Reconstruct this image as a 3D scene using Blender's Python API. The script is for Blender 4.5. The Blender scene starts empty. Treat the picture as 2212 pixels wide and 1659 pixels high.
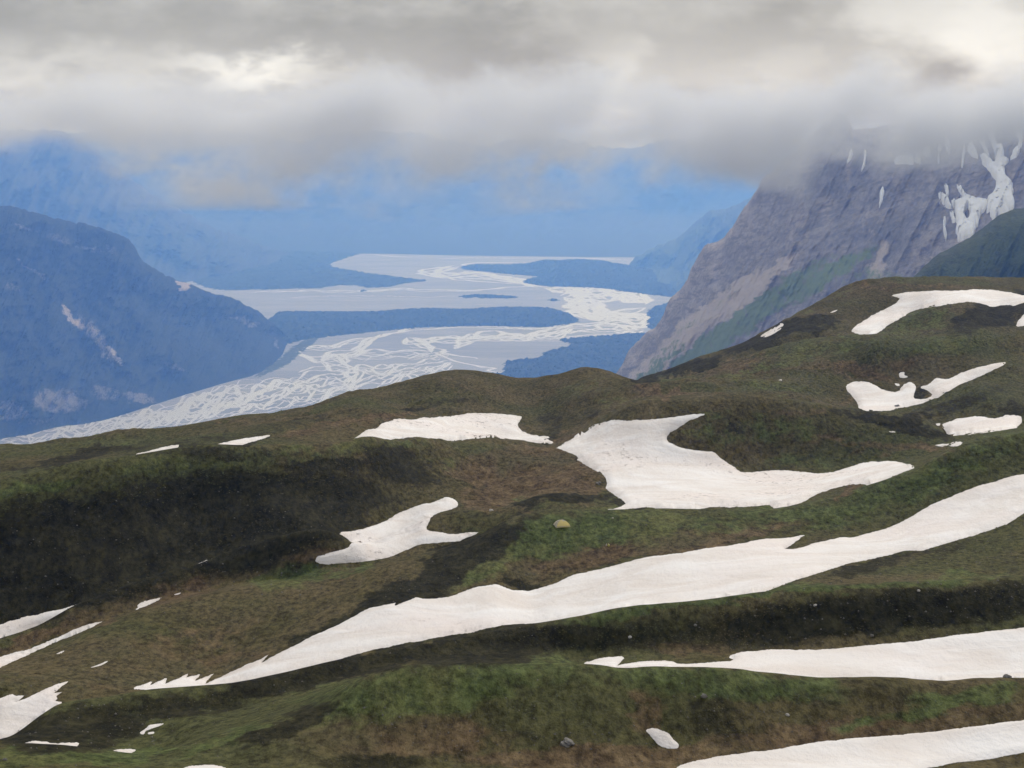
import bpy, math, random
import numpy as np
from mathutils import Vector, Matrix
from mathutils.geometry import delaunay_2d_cdt

# ------------------------------------------------------------------ camera, sky, sun, exposure
scene = bpy.context.scene
COL = scene.collection
F, CX, YH = 4128.0, 1106.0, 292.0          # focal length, centre column and horizon row of the 2212 x 1659 view
cam_d = bpy.data.cameras.new("camera")
cam = bpy.data.objects.new("camera", cam_d)
COL.objects.link(cam)
cam.location = (0, 0, 0)
cam.rotation_euler = (math.radians(90), 0, 0)
cam_d.sensor_fit = 'HORIZONTAL'
cam_d.sensor_width = 36.0
cam_d.lens = 36.0 * F / 2212.0
cam_d.shift_y = -(829.5 - YH) / 2212.0
cam_d.clip_start = 0.5
cam_d.clip_end = 90000.0
scene.camera = cam

SUN_EL, SUN_AZ = math.radians(30), math.radians(18)      # azimuth to the right of the view direction (+Y)
sun_d = bpy.data.lights.new("sun", 'SUN')
sun_d.energy = 2.5
sun_d.angle = math.radians(10)
sun_d.color = (1.0, 0.94, 0.85)
sun = bpy.data.objects.new("sun", sun_d)
COL.objects.link(sun)
to_sun = Vector((math.sin(SUN_AZ) * math.cos(SUN_EL), math.cos(SUN_AZ) * math.cos(SUN_EL), math.sin(SUN_EL)))
sun.rotation_euler = (-to_sun).to_track_quat('-Z', 'Y').to_euler()

vs = scene.view_settings
vs.view_transform = 'Standard'
vs.look = 'None'
vs.exposure = 0.0
vs.gamma = 1.0
vs.use_curve_mapping = False
cy = scene.cycles
cy.use_denoising = True
cy.max_bounces = 8
cy.volume_bounces = 3
cy.volume_max_steps = 256
cy.transparent_max_bounces = 8
cy.use_adaptive_sampling = True
cy.adaptive_threshold = 0.02


class N:
    """tiny node-graph writer"""
    def __init__(s, tree):
        s.t = tree
        s.t.nodes.clear()

    def node(s, typ, **kw):
        n = s.t.nodes.new(typ)
        for k, v in kw.items():
            setattr(n, k, v)
        return n

    def link(s, a, b):
        s.t.links.new(a, b)

    def put(s, sock, v):
        if hasattr(v, 'is_output') or isinstance(v, bpy.types.NodeSocket):
            s.t.links.new(v, sock)
        elif isinstance(v, (tuple, list)) and len(v) == 3 and sock.type == 'RGBA':
            sock.default_value = (*v, 1)
        else:
            sock.default_value = v

    def m(s, op, a, b=None, c=None, clamp=False):
        n = s.node('ShaderNodeMath', operation=op, use_clamp=clamp)
        s.put(n.inputs[0], a)
        if b is not None: s.put(n.inputs[1], b)
        if c is not None: s.put(n.inputs[2], c)
        return n.outputs[0]

    def add(s, a, b): return s.m('ADD', a, b)
    def sub(s, a, b): return s.m('SUBTRACT', a, b)
    def mul(s, a, b): return s.m('MULTIPLY', a, b)

    def ramp(s, x, a, b, lo=0.0, hi=1.0, smooth=True):
        n = s.node('ShaderNodeMapRange', interpolation_type='SMOOTHSTEP' if smooth else 'LINEAR')
        n.clamp = True if hasattr(n, 'clamp') else None
        s.put(n.inputs[0], x)
        for i, v in zip((1, 2, 3, 4), (a, b, lo, hi)): s.put(n.inputs[i], v)
        return n.outputs[0]

    def mix(s, f, a, b, mode='MIX'):
        n = s.node('ShaderNodeMix', data_type='RGBA', blend_type=mode)
        s.put(n.inputs[0], f)
        s.put(n.inputs[6], a)
        s.put(n.inputs[7], b)
        return n.outputs[2]

    def noise(s, vec, scale, detail=4, rough=0.55, dist=0.0):
        n = s.node('ShaderNodeTexNoise')
        s.put(n.inputs['Vector'], vec)
        n.inputs['Scale'].default_value = scale
        n.inputs['Detail'].default_value = detail
        n.inputs['Roughness'].default_value = rough
        n.inputs['Distortion'].default_value = dist
        return n.outputs[0]

    def xyz(s, v):
        n = s.node('ShaderNodeSeparateXYZ')
        s.put(n.inputs[0], v)
        return n.outputs

    def vec(s, x, y, z):
        n = s.node('ShaderNodeCombineXYZ')
        for i, q in enumerate((x, y, z)): s.put(n.inputs[i], q)
        return n.outputs[0]

    def vmul(s, v, k):
        n = s.node('ShaderNodeVectorMath', operation='MULTIPLY')
        s.put(n.inputs[0], v)
        n.inputs[1].default_value = k
        return n.outputs[0]


world = bpy.data.worlds.new("World")
scene.world = world
world.use_nodes = True
g = N(world.node_tree)
out = g.node('ShaderNodeOutputWorld')
sky = g.node('ShaderNodeTexSky', sky_type='NISHITA', sun_disc=False)
sky.sun_elevation = SUN_EL
sky.sun_rotation = SUN_AZ
sky_bg = g.node('ShaderNodeBackground')
g.link(sky.outputs[0], sky_bg.inputs[0])
sky_bg.inputs[1].default_value = 0.1
tc = g.node('ShaderNodeTexCoord')
dx, dy, dz = g.xyz(tc.outputs['Generated'])
az = g.m('ARCTAN2', dx, dy)
el = g.m('ARCSINE', dz)
p = g.vec(az, g.mul(el, 2.1), 0.0)
warp = g.noise(p, 9.0, 4, 0.6)
warp2 = g.noise(g.vec(az, g.mul(el, 2.0), 3.3), 26.0, 4, 0.55)
warp3 = g.noise(g.vec(g.mul(az, 0.8), g.mul(el, 1.5), 8.1), 70.0, 5, 0.6)
azw = g.add(az, g.add(g.mul(g.sub(warp, 0.5), 0.08), g.mul(g.sub(warp2, 0.5), 0.06)))
elw = g.add(el, g.add(g.mul(g.sub(warp2, 0.5), 0.045), g.add(g.mul(g.sub(warp, 0.5), 0.025), g.mul(g.sub(warp3, 0.5), 0.014))))


def sky_blob(u, v, ru, rv, amp):
    a = g.m('POWER', g.m('ABSOLUTE', g.mul(g.sub(azw, (u - CX) / F), F / ru)), 2.0)
    b = g.m('POWER', g.m('ABSOLUTE', g.mul(g.sub(elw, (YH - v) / F), F / rv)), 2.0)
    return g.mul(g.m('EXPONENT', g.mul(g.add(a, b), -1.0)), amp)


lum = g.add(g.add(0.43, g.mul(g.sub(warp, 0.5), 0.22)), g.add(g.mul(g.sub(warp2, 0.5), 0.30), g.mul(g.sub(warp3, 0.5), 0.11)))
for b_ in ((560, 152, 170, 30, 0.48), (120, 140, 260, 40, 0.20), (1330, 150, 60, 60, 0.18), (1330, 235, 60, 60, 0.30),
           (1560, 170, 200, 60, 0.12), (2080, 60, 150, 110, 0.30), (2200, 190, 130, 130, 0.36), (1900, 60, 90, 90, 0.14),
           (1060, 120, 170, 120, -0.10), (700, 60, 260, 60, -0.07), (1640, 60, 160, 60, -0.06), (330, 235, 120, 30, 0.10), (1120, 245, 60, 25, 0.08), (1700, 150, 80, 40, 0.10), (0, 10, 380, 100, -0.08), (1000, 30, 500, 70, -0.04), (800, 215, 320, 60, 0.06), (1980, 200, 90, 60, -0.10), (200, 235, 320, 70, 0.14)):
    lum = g.add(lum, sky_blob(*b_))
lum = g.m('MAXIMUM', lum, 0.2)
lum = g.add(lum, g.ramp(dy, 0.1, -0.5, 0.0, 0.22))              # fill light added to the sky behind the viewer, for camera-facing cloud and snow
lum = g.add(lum, g.ramp(dz, 0.06, 0.75, 0.0, 0.14))
dot = g.node('ShaderNodeVectorMath', operation='DOT_PRODUCT')
g.link(tc.outputs['Generated'], dot.inputs[0])
dot.inputs[1].default_value = to_sun
lum = g.add(lum, g.mul(g.m('POWER', g.m('MAXIMUM', dot.outputs['Value'], 0.0), 3.0), g.ramp(dz, 0.03, 0.2, 0.0, 0.40)))   # thin cloud in front of the sun
tint = g.mix(g.ramp(dz, 0.05, 0.5), (1.0, 0.985, 0.955), (0.92, 0.98, 1.08))
cl_bg = g.node('ShaderNodeBackground')
g.link(tint, cl_bg.inputs[0])
g.link(lum, cl_bg.inputs[1])
mx = g.node('ShaderNodeMixShader')
mx.inputs[0].default_value = 0.92
g.link(sky_bg.outputs[0], mx.inputs[1])
g.link(cl_bg.outputs[0], mx.inputs[2])
g.link(mx.outputs[0], out.inputs[0])

# ------------------------------------------------------------------ helpers
rng = np.random.default_rng(7)
random.seed(7)
FLOOR = -1600.0
KM = 1.6                       # far valley distances below are written for a floor 1000 m down and scaled by this


def hash2(ix, iy, seed):
    h = (ix.astype(np.int64) * 374761393 + iy.astype(np.int64) * 668265263 + seed * 2147483647) & 0xFFFFFFFF
    h = ((h ^ (h >> 13)) * 1274126177) & 0xFFFFFFFF
    h = h ^ (h >> 16)
    return (h & 0xFFFFFF) / float(0xFFFFFF)


def vnoise(x, y, seed=0):
    ix, iy = np.floor(x), np.floor(y)
    fx, fy = x - ix, y - iy
    fx = fx * fx * fx * (fx * (fx * 6 - 15) + 10)
    fy = fy * fy * fy * (fy * (fy * 6 - 15) + 10)
    a, b = hash2(ix, iy, seed), hash2(ix + 1, iy, seed)
    c, d = hash2(ix, iy + 1, seed), hash2(ix + 1, iy + 1, seed)
    return (a + (b - a) * fx + (c - a) * fy + (a - b - c + d) * fx * fy) * 2 - 1


def fbm(x, y, seed=0, octaves=4, gain=0.5):
    s, a, t = 0, 1.0, 0
    for o in range(octaves):
        s = s + a * vnoise(x * 2 ** o + 17.3 * o, y * 2 ** o - 9.1 * o, seed + o)
        t += a
        a *= gain
    return s / t


def ridged(x, y, seed=0, octaves=4, gain=0.5):
    s, a, t = 0, 1.0, 0
    for o in range(octaves):
        s = s + a * (1 - np.abs(vnoise(x * 2 ** o + 5.7 * o, y * 2 ** o + 3.1 * o, seed + o)))
        t += a
        a *= gain
    return s / t


def slopes(x, y):
    """pchip tangents along the last axis"""
    h = np.diff(x, axis=-1)
    dl = np.diff(y, axis=-1) / h
    m = np.zeros_like(y)
    w1 = 2 * h[..., 1:] + h[..., :-1]
    w2 = h[..., 1:] + 2 * h[..., :-1]
    with np.errstate(divide='ignore', invalid='ignore'):
        hm = (w1 + w2) / (w1 / dl[..., :-1] + w2 / dl[..., 1:])
    ok = (dl[..., :-1] * dl[..., 1:]) > 0
    m[..., 1:-1] = np.where(ok, hm, 0)
    m[..., 0], m[..., -1] = dl[..., 0], dl[..., -1]
    return m


def pchip(x, y, q):
    x, y = np.asarray(x, float), np.asarray(y, float)
    if len(x) == 1: return np.full_like(q, y[0])
    m = slopes(x, y) if len(x) > 2 else np.full_like(y, (y[1] - y[0]) / (x[1] - x[0]))
    qc = np.clip(q, x[0], x[-1])
    i = np.clip(np.searchsorted(x, qc) - 1, 0, len(x) - 2)
    h = x[i + 1] - x[i]
    s = (qc - x[i]) / h
    return ((2 * s ** 3 - 3 * s ** 2 + 1) * y[i] + (s ** 3 - 2 * s ** 2 + s) * h * m[i]
            + (-2 * s ** 3 + 3 * s ** 2) * y[i + 1] + (s ** 3 - s ** 2) * h * m[i + 1])


class Surf:
    """a land surface given by profile curves: knots (K, nu) of row v and depth d for columns us"""
    def __init__(s, us, kv, kd, subs):
        s.us = us
        kv, kd = np.array(kv).T, np.log(np.array(kd).T)          # nu, K
        K = kv.shape[1]
        x = np.broadcast_to(np.arange(K, dtype=float), kv.shape)
        mv, md = slopes(x, kv), slopes(x, kd)
        ts, Vr, Dr = [], [], []
        for k in range(K - 1):
            n = subs[k] if isinstance(subs, (list, tuple)) else subs
            for j in range(n + (1 if k == K - 2 else 0)):
                t = j / n
                h00, h10, h01, h11 = 2 * t ** 3 - 3 * t ** 2 + 1, t ** 3 - 2 * t ** 2 + t, -2 * t ** 3 + 3 * t ** 2, t ** 3 - t ** 2
                Vr.append(h00 * kv[:, k] + h10 * mv[:, k] + h01 * kv[:, k + 1] + h11 * mv[:, k + 1])
                Dr.append(h00 * kd[:, k] + h10 * md[:, k] + h01 * kd[:, k + 1] + h11 * md[:, k + 1])
                ts.append(k + t)
        s.t = np.array(ts)
        s.V = np.array(Vr).T                                     # nu, nt
        s.D = np.exp(np.array(Dr).T)

    def xyz(s):
        X = (s.us[:, None] - CX) / F * s.D
        Z = -(s.V - YH) / F * s.D
        return X, s.D, Z

    def locate(s, u, v, tmin=0.0):
        """depth of the first place, going outwards from tmin, seen at column u and row v"""
        q = np.clip((u - s.us[0]) / (s.us[1] - s.us[0]), 0, len(s.us) - 1.001)
        i = q.astype(int)
        w = (q - i)[:, None]
        t0 = int(np.searchsorted(s.t, tmin))
        P = s.V[i, t0:] * (1 - w) + s.V[i + 1, t0:] * w
        D = s.D[i, t0:] * (1 - w) + s.D[i + 1, t0:] * w
        hit = P <= v[:, None]
        j = np.where(hit.any(1), hit.argmax(1), P.argmin(1))
        r = np.arange(len(u))
        j0 = np.maximum(j - 1, 0)
        pa, pb = P[r, j0], P[r, j]
        f = np.where(pa > pb + 1e-9, np.clip((pa - v) / np.maximum(pa - pb, 1e-9), 0, 1), 1.0)
        d = D[r, j0] + (D[r, j] - D[r, j0]) * f
        vv = pa + (pb - pa) * f
        return d, vv


def new_mesh(name, co, faces, mat=None, smooth=True, attrs=None, parent=None):
    me = bpy.data.meshes.new(name)
    co = np.asarray(co, np.float32)
    faces = np.asarray(faces, np.int32)
    k = faces.shape[1]
    me.vertices.add(len(co))
    me.vertices.foreach_set('co', co.ravel())
    me.loops.add(faces.size)
    me.loops.foreach_set('vertex_index', faces.ravel())
    me.polygons.add(len(faces))
    me.polygons.foreach_set('loop_start', np.arange(0, faces.size, k, dtype=np.int32))
    me.polygons.foreach_set('use_smooth', np.full(len(faces), smooth, dtype=bool))
    me.update(calc_edges=True)
    if attrs:
        for nm, arr in attrs.items():
            a = me.attributes.new(nm, 'FLOAT_COLOR', 'POINT')
            full = np.ones((len(co), 4), np.float32)
            full[:, :arr.shape[1]] = arr
            a.data.foreach_set('color', full.ravel())
    if mat: me.materials.append(mat)
    o = bpy.data.objects.new(name, me)
    COL.objects.link(o)
    if parent: o.parent = parent
    return o


def tag(o, label=None, cat=None, group=None, kind=None):
    if label: o['label'] = label
    if cat: o['category'] = cat
    if group: o['group'] = group
    if kind: o['kind'] = kind
    return o


def grid_faces(nu, nt):
    idx = np.arange(nu * nt).reshape(nu, nt)
    return np.stack([idx[:-1, :-1], idx[1:, :-1], idx[1:, 1:], idx[:-1, 1:]], -1).reshape(-1, 4)


def in_poly(px, py, poly):
    inside = np.zeros(px.shape, bool)
    n = len(poly)
    for a in range(n):
        x0, y0 = poly[a]
        x1, y1 = poly[(a + 1) % n]
        if y0 == y1: continue
        c = ((y0 > py) != (y1 > py)) & (px < (x1 - x0) * (py - y0) / (y1 - y0) + x0)
        inside ^= c
    return inside


def edge_dist(px, py, poly):
    P = np.asarray(poly)
    A, B = P, np.roll(P, -1, 0)
    best = np.full(px.shape, 1e9)
    for (ax, ay), (bx, by) in zip(A, B):
        ex, ey = bx - ax, by - ay
        L = ex * ex + ey * ey + 1e-12
        t = np.clip(((px - ax) * ex + (py - ay) * ey) / L, 0, 1)
        best = np.minimum(best, (px - ax - t * ex) ** 2 + (py - ay - t * ey) ** 2)
    return np.sqrt(best)


CROP = {'a': (0, 1000, .377), 'b': (834, 950, .377), 'c': (1666, 650, .377), 'd': (1666, 1250, .377), 'e': (0, 1400, .28662),
        'm': (2000, 300, .22604), 'q': (1250, 935, .56664), 'p': (0, 935, .56664), 's': (700, 580, .40687), 'V': (0, 0, 1.1302),
        'h': (1250, 0, .56664)}


def tr(s):
    """'b:12,34 50,60 c:1,2' -> outline points in view coordinates"""
    res, key = [], 'V'
    for w in s.split():
        if ':' in w: key, w = w.split(':')
        x, y = map(float, w.split(','))
        ox, oy, k = CROP[key]
        res.append(((ox + x * k) / 1.1302, (oy + y * k) / 1.1302))
    return res


def curve(pts, us):
    a = np.array(pts, float)
    return pchip(a[:, 0], a[:, 1], us), pchip(a[:, 0], a[:, 2], us)


# ------------------------------------------------------------------ materials
def material(name):
    mt = bpy.data.materials.new(name)
    mt.use_nodes = True
    n = N(mt.node_tree)
    o = n.node('ShaderNodeOutputMaterial')
    b = n.node('ShaderNodeBsdfPrincipled')
    n.link(b.outputs[0], o.inputs[0])
    geo = n.node('ShaderNodeNewGeometry')
    return mt, n, b, geo.outputs['Position']


def bump(n, b, h, dist, strength=1.0):
    q = n.node('ShaderNodeBump')
    q.inputs['Strength'].default_value = strength
    q.inputs['Distance'].default_value = dist
    n.link(h, q.inputs['Height'])
    n.link(q.outputs[0], b.inputs['Normal'])


def plain(name, col, rough=0.6, var=0.15, scale=8.0):
    mt, n, b, P = material(name)
    f = n.noise(P, scale, 3)
    n.put(b.inputs['Base Color'], n.mix(f, tuple(c * (1 - var) for c in col), tuple(c * (1 + var) for c in col)))
    b.inputs['Roughness'].default_value = rough
    return mt


def mat_tundra():
    mt, n, b, P = material("tundra")
    at = n.node('ShaderNodeAttribute', attribute_name='cover')
    sep = n.node('ShaderNodeSeparateColor')
    n.link(at.outputs['Color'], sep.inputs[0])
    gr, dk, br = sep.outputs
    n1 = n.noise(n.vmul(P, (1, 0.5, 1)), 0.06, 5, 0.62, 0.3)
    n2 = n.noise(n.vmul(P, (1, 0.52, 1)), 0.35, 5, 0.65)
    n3 = n.noise(n.vmul(P, (1, 0.46, 1)), 1.25, 5, 0.75)
    n4 = n.noise(P, 0.02, 4, 0.55)

    def w(a, nz, gain, off=0.0):
        return n.ramp(n.add(n.add(a, off), n.mul(n.sub(nz, 0.5), gain)), 0.25, 0.75)
    base = n.mix(n.ramp(n1, 0.35, 0.65), (0.060, 0.051, 0.021), (0.094, 0.073, 0.036))
    base = n.mix(n.ramp(n4, 0.42, 0.62), base, (0.062, 0.062, 0.024))
    brown = n.mix(n.ramp(n2, 0.35, 0.65), (0.076, 0.050, 0.026), (0.112, 0.079, 0.041))
    brown = n.mix(n.ramp(n1, 0.45, 0.62), brown, (0.075, 0.062, 0.030))
    c = n.mix(w(br, n.mul(n.add(n1, n2), 0.5), 2.6), base, brown)
    green = n.mix(n.ramp(n2, 0.35, 0.65), (0.045, 0.058, 0.017), (0.073, 0.085, 0.030))
    green = n.mix(n.ramp(n1, 0.48, 0.66), green, (0.090, 0.088, 0.032))
    c = n.mix(w(gr, n.mul(n.add(n1, n2), 0.5), 2.8), c, green)
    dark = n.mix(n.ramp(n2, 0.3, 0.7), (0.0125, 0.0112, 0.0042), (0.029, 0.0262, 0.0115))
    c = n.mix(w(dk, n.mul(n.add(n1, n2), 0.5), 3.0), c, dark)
    val = n.add(n.ramp(n3, 0.28, 0.72, 0.42, 1.75), n.mul(n.sub(n2, 0.5), 1.1))
    c = n.mix(1.0, c, n.vec(val, val, val), 'MULTIPLY')
    n.put(b.inputs['Base Color'], c)
    b.inputs['Roughness'].default_value = 0.95
    b.inputs['Specular IOR Level'].default_value = 0.03
    bump(n, b, n.add(n.mul(n3, 0.35), n.add(n2, n.mul(n1, 1.2))), 0.9, 0.8)
    return mt


def mat_snow(dirt=0.25, name="snow"):
    mt, n, b, P = material(name)
    q = n.vmul(P, (0.16, 0.26, 0.9))
    n1 = n.noise(q, 0.42, 5, 0.6, 0.8)
    n2 = n.noise(n.vmul(P, (1, 0.5, 1)), 0.9, 5, 0.7)
    n3 = n.noise(P, 0.035, 4, 0.55)
    c = n.mix(n.ramp(n1, 0.30, 0.72), (0.655, 0.58, 0.515), (0.775, 0.735, 0.695))
    c = n.mix(n.mul(n.ramp(n3, 0.45, 0.70), 0.6), c, (0.73, 0.63, 0.57))
    spots = n.mul(n.ramp(n2, 0.58 - 0.06 * dirt, 0.72 - 0.06 * dirt), n.ramp(n3, 0.60 - 0.13 * dirt, 0.70 - 0.10 * dirt))
    c = n.mix(n.mul(spots, min(1.0, 0.35 + dirt * 0.55)), c, (0.16, 0.12, 0.10))
    rim = n.node('ShaderNodeAttribute', attribute_name='rim')
    rs = n.node('ShaderNodeSeparateColor')
    n.link(rim.outputs['Color'], rs.inputs[0])
    c = n.mix(n.mul(n.mul(rs.outputs[0], n.ramp(n2, 0.38, 0.62)), 0.4), c, (0.45, 0.385, 0.335))
    n.put(b.inputs['Base Color'], c)
    b.inputs['Roughness'].default_value = 0.75
    b.inputs['Specular IOR Level'].default_value = 0.2
    bump(n, b, n.add(n1, n.mul(n2, 0.55)), 0.5, 0.7)
    return mt


def mat_rock(name, tones, scale=0.004, relief=0.9):
    """mountain sides: cover r = scree, g = green, b = pale rock"""
    mt, n, b, P = material(name)
    at = n.node('ShaderNodeAttribute', attribute_name='cover')
    sep = n.node('ShaderNodeSeparateColor')
    n.link(at.outputs['Color'], sep.inputs[0])
    sc, gr, pa = sep.outputs
    x, y, z = n.xyz(P)
    strata = n.noise(n.vec(n.mul(n.add(x, n.mul(z, 0.8)), 0.25), n.mul(y, 0.25), n.mul(n.sub(z, n.mul(x, 0.35)), 1.3)), scale * 2.2, 6, 0.65, 0.4)
    gul = n.noise(n.vec(x, n.mul(y, 0.3), n.mul(z, 0.22)), scale * 5.0, 6, 0.65, 0.3)
    fine = n.noise(P, scale * 14, 5, 0.7)
    rock = n.mix(n.ramp(strata, 0.32, 0.68), tones[0], tones[1])
    rock = n.mix(n.mul(n.ramp(gul, 0.50, 0.72), 0.6), rock, tones[2])
    rock = n.mix(n.mul(n.ramp(fine, 0.55, 0.8), 0.5), rock, tones[0])
    lines = n.noise(n.vec(n.mul(n.add(x, n.mul(z, 0.5)), 0.4), n.mul(y, 0.3), n.mul(n.sub(z, n.mul(x, 0.45)), 2.6)), scale * 9.0, 5, 0.7, 0.2)
    vf = n.ramp(fine, 0.3, 0.7, 0.78, 1.22)
    big = n.noise(P, scale * 0.35, 3, 0.5, 0.5)
    rock = n.mix(n.mul(n.ramp(big, 0.42, 0.62), 0.6), rock, n.mix(gul, tones[1], tones[2]))
    rock = n.mix(n.mul(n.ramp(gul, 0.52, 0.40), 0.32), rock, tones[0])
    rock = n.mix(1.0, rock, n.vec(vf, vf, vf), 'MULTIPLY')
    rock = n.mix(n.mul(n.ramp(lines, 0.48, 0.62), 0.8), rock, tones[0])

    def w(a, gain):
        return n.ramp(n.mul(a, n.add(1.0, n.mul(n.sub(n.mul(n.add(gul, fine), 0.5), 0.5), gain * 3.2))), 0.35, 0.85)
    c = n.mix(w(sc, 1.2), rock, n.mix(gul, (0.44, 0.365, 0.30), (0.58, 0.49, 0.40)))
    c = n.mix(w(gr, 1.6), c, n.mix(fine, tones[3], tones[4]))
    c = n.mix(w(pa, 1.6), c, n.mix(fine, (0.13, 0.12, 0.105), (0.32, 0.29, 0.25)))
    n.put(b.inputs['Base Color'], c)
    b.inputs['Roughness'].default_value = 0.95
    b.inputs['Specular IOR Level'].default_value = 0.1
    bump(n, b, n.add(n.add(gul, strata), n.mul(fine, 0.4)), 40.0, relief)
    return mt


def mat_floor():
    mt, n, b, P = material("river_gravel")
    n1 = n.noise(n.vmul(P, (0.35, 1, 1)), 0.0014, 6, 0.62, 0.8)
    n2 = n.noise(n.vmul(P, (0.3, 1.0, 1)), 0.007, 5, 0.65, 1.0)
    c = n.mix(n.ramp(n1, 0.35, 0.65), (0.175, 0.174, 0.160), (0.25, 0.245, 0.224))
    c = n.mix(n.mul(n.ramp(n2, 0.5, 0.68), 0.6), c, (0.31, 0.28, 0.25))
    c = n.mix(n.mul(n.ramp(n2, 0.46, 0.34), 0.6), c, (0.16, 0.155, 0.15))
    n.put(b.inputs['Base Color'], c)
    b.inputs['Roughness'].default_value = 0.9
    return mt


def mat_water():
    mt, n, b, P = material("silty_water")
    n1 = n.noise(n.vmul(P, (0.3, 1, 1)), 0.006, 4)
    n.put(b.inputs['Base Color'], n.mix(n1, (0.46, 0.43, 0.365), (0.58, 0.545, 0.455)))
    b.inputs['Roughness'].default_value = 0.32
    b.inputs['IOR'].default_value = 1.33
    return mt


def mat_forest(name="conifer_forest", a=(0.020, 0.032, 0.014), c2=(0.042, 0.058, 0.024)):
    mt, n, b, P = material(name)
    n1 = n.noise(P, 0.03, 5, 0.7)
    n2 = n.noise(P, 0.004, 4, 0.6)
    n.put(b.inputs['Base Color'], n.mix(n.ramp(n.mul(n.add(n1, n2), 0.5), 0.35, 0.65), a, c2))
    b.inputs['Roughness'].default_value = 0.95
    b.inputs['Specular IOR Level'].default_value = 0.05
    return mt


M_TUNDRA, M_SNOW, M_DIRTY = mat_tundra(), mat_snow(0.2), mat_snow(0.75, "dirty_snow")
M_FSNOW, n_, b_s, P_s = material("mountain_snow")
n_.put(b_s.inputs['Base Color'], n_.mix(n_.noise(P_s, 0.01, 4), (0.90, 0.87, 0.81), (0.93, 0.915, 0.89)))
b_s.inputs['Roughness'].default_value = 0.8
M_ROCK = mat_rock("grey_rock", ((0.21, 0.190, 0.175), (0.37, 0.325, 0.29), (0.47, 0.39, 0.33), (0.15, 0.19, 0.075), (0.24, 0.28, 0.12)), 0.0042, 0.25)
M_FAR = mat_rock("far_rock", ((0.034, 0.042, 0.034), (0.046, 0.052, 0.044), (0.06, 0.06, 0.055), (0.030, 0.042, 0.024), (0.036, 0.048, 0.028)), 0.0012, 0.1)
M_WOOD = mat_rock("wooded_slope", ((0.020, 0.032, 0.016), (0.034, 0.046, 0.022), (0.045, 0.055, 0.03), (0.022, 0.036, 0.014), (0.045, 0.062, 0.024)), 0.006)
M_GHILL = mat_rock("grassy_slope", ((0.065, 0.090, 0.034), (0.088, 0.112, 0.048), (0.12, 0.12, 0.07), (0.075, 0.105, 0.032), (0.12, 0.15, 0.05)), 0.008)
M_FLOOR, M_WATER, M_FOREST = mat_floor(), mat_water(), mat_forest()
M_WET, n_, b_s, P_s = material("wet_gravel")
q_ = n_.noise(n_.vmul(P_s, (0.3, 1, 1)), 0.012, 5, 0.65)
n_.put(b_s.inputs['Base Color'], n_.mix(n_.ramp(q_, 0.35, 0.65), (0.20, 0.182, 0.162), (0.30, 0.272, 0.24)))
b_s.inputs['Roughness'].default_value = 0.6

# ------------------------------------------------------------------ the tundra hills near the camera
us = np.arange(-560, 2800, 3.0)
K = {}


def knot(name, pts): K[name] = curve(pts, us)


def zrow(z, d): return YH - z / d * F


def behind(src, dd, pts):
    """hidden or falling ground just behind a crest"""
    v = pchip([q[0] for q in pts], [q[1] for q in pts], us)
    return v, K[src][1] + dd


def rel(src, dd, pts):
    return K[src][0] + pchip([q[0] for q in pts], [q[1] for q in pts], us), K[src][1] + dd


ones = np.ones_like(us)
knot('N0', [(0, zrow(-1.7, 3), 3), (2212, zrow(-1.7, 3), 3)])
knot('N1', [(0, 1943, 20), (2212, 1943, 20)])
knot('N2', [(0, 1840, 60), (2212, 1840, 60)])
knot('A', [(0, 1775, 95), (2212, 1775, 95)])
knot('B', [(0, 1672, 122), (1100, 1664, 130), (2212, 1666, 134)])
knot('C', [(0, 1608, 138), (60, 1609, 138), (130, 1612, 139), (195, 1618, 141), (291, 1629, 144), (340, 1626, 146), (426, 1602, 150), (551, 1570, 156),
           (702, 1519, 164), (782, 1468, 172), (877, 1443, 178), (1100, 1438, 182), (1400, 1440, 184), (1600, 1450, 186), (1800, 1462, 188), (2000, 1471, 190), (2212, 1467, 192)])
K['C2'] = rel('C', 13, [(0, 6), (340, 6), (430, -10), (700, -18), (782, -3), (877, 9), (1100, 14), (2212, 14)])
knot('S2', [(0, 1603, 165), (130, 1570, 172), (225, 1562, 176), (330, 1555, 180), (480, 1540, 185), (600, 1510, 192), (700, 1478, 200), (800, 1450, 206), (900, 1425, 210),
            (1150, 1410, 215), (1255, 1432, 209), (1330, 1424, 210), (1580, 1409, 214), (1850, 1402, 220), (2212, 1369, 228)])
knot('M', [(0, 1598, 182), (20, 1592, 183), (50, 1574, 186), (90, 1544, 190), (130, 1521, 195), (165, 1513, 198), (225, 1506, 202), (330, 1490, 208), (480, 1479, 215),
           (600, 1456, 222), (700, 1432, 228), (800, 1410, 233), (900, 1391, 237), (1000, 1375, 241), (1150, 1350, 246), (1250, 1333, 250), (1347, 1312, 254),
           (1507, 1298, 258), (1632, 1282, 261), (1740, 1270, 263), (1850, 1264, 265), (1958, 1258, 267), (2080, 1251, 269), (2212, 1244, 271)])
K['M2'] = rel('M', 9, [(0, 13), (1500, 14), (1632, 5), (1740, -2), (1900, -2), (2080, 3), (2212, 6)])
knot('N', [(0, 1478, 208), (130, 1480, 214), (330, 1480, 221), (451, 1473, 228), (577, 1418, 240), (652, 1383, 248), (752, 1343, 256), (897, 1295, 265), (1003, 1279, 272),
           (1073, 1266, 276), (1146, 1273, 277), (1196, 1258, 279), (1291, 1236, 283), (1387, 1208, 287), (1507, 1185, 291), (1607, 1175, 295), (1733, 1168, 300),
           (1843, 1158, 304), (1933, 1138, 309), (2034, 1100, 316), (2212, 1028, 330)])
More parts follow.
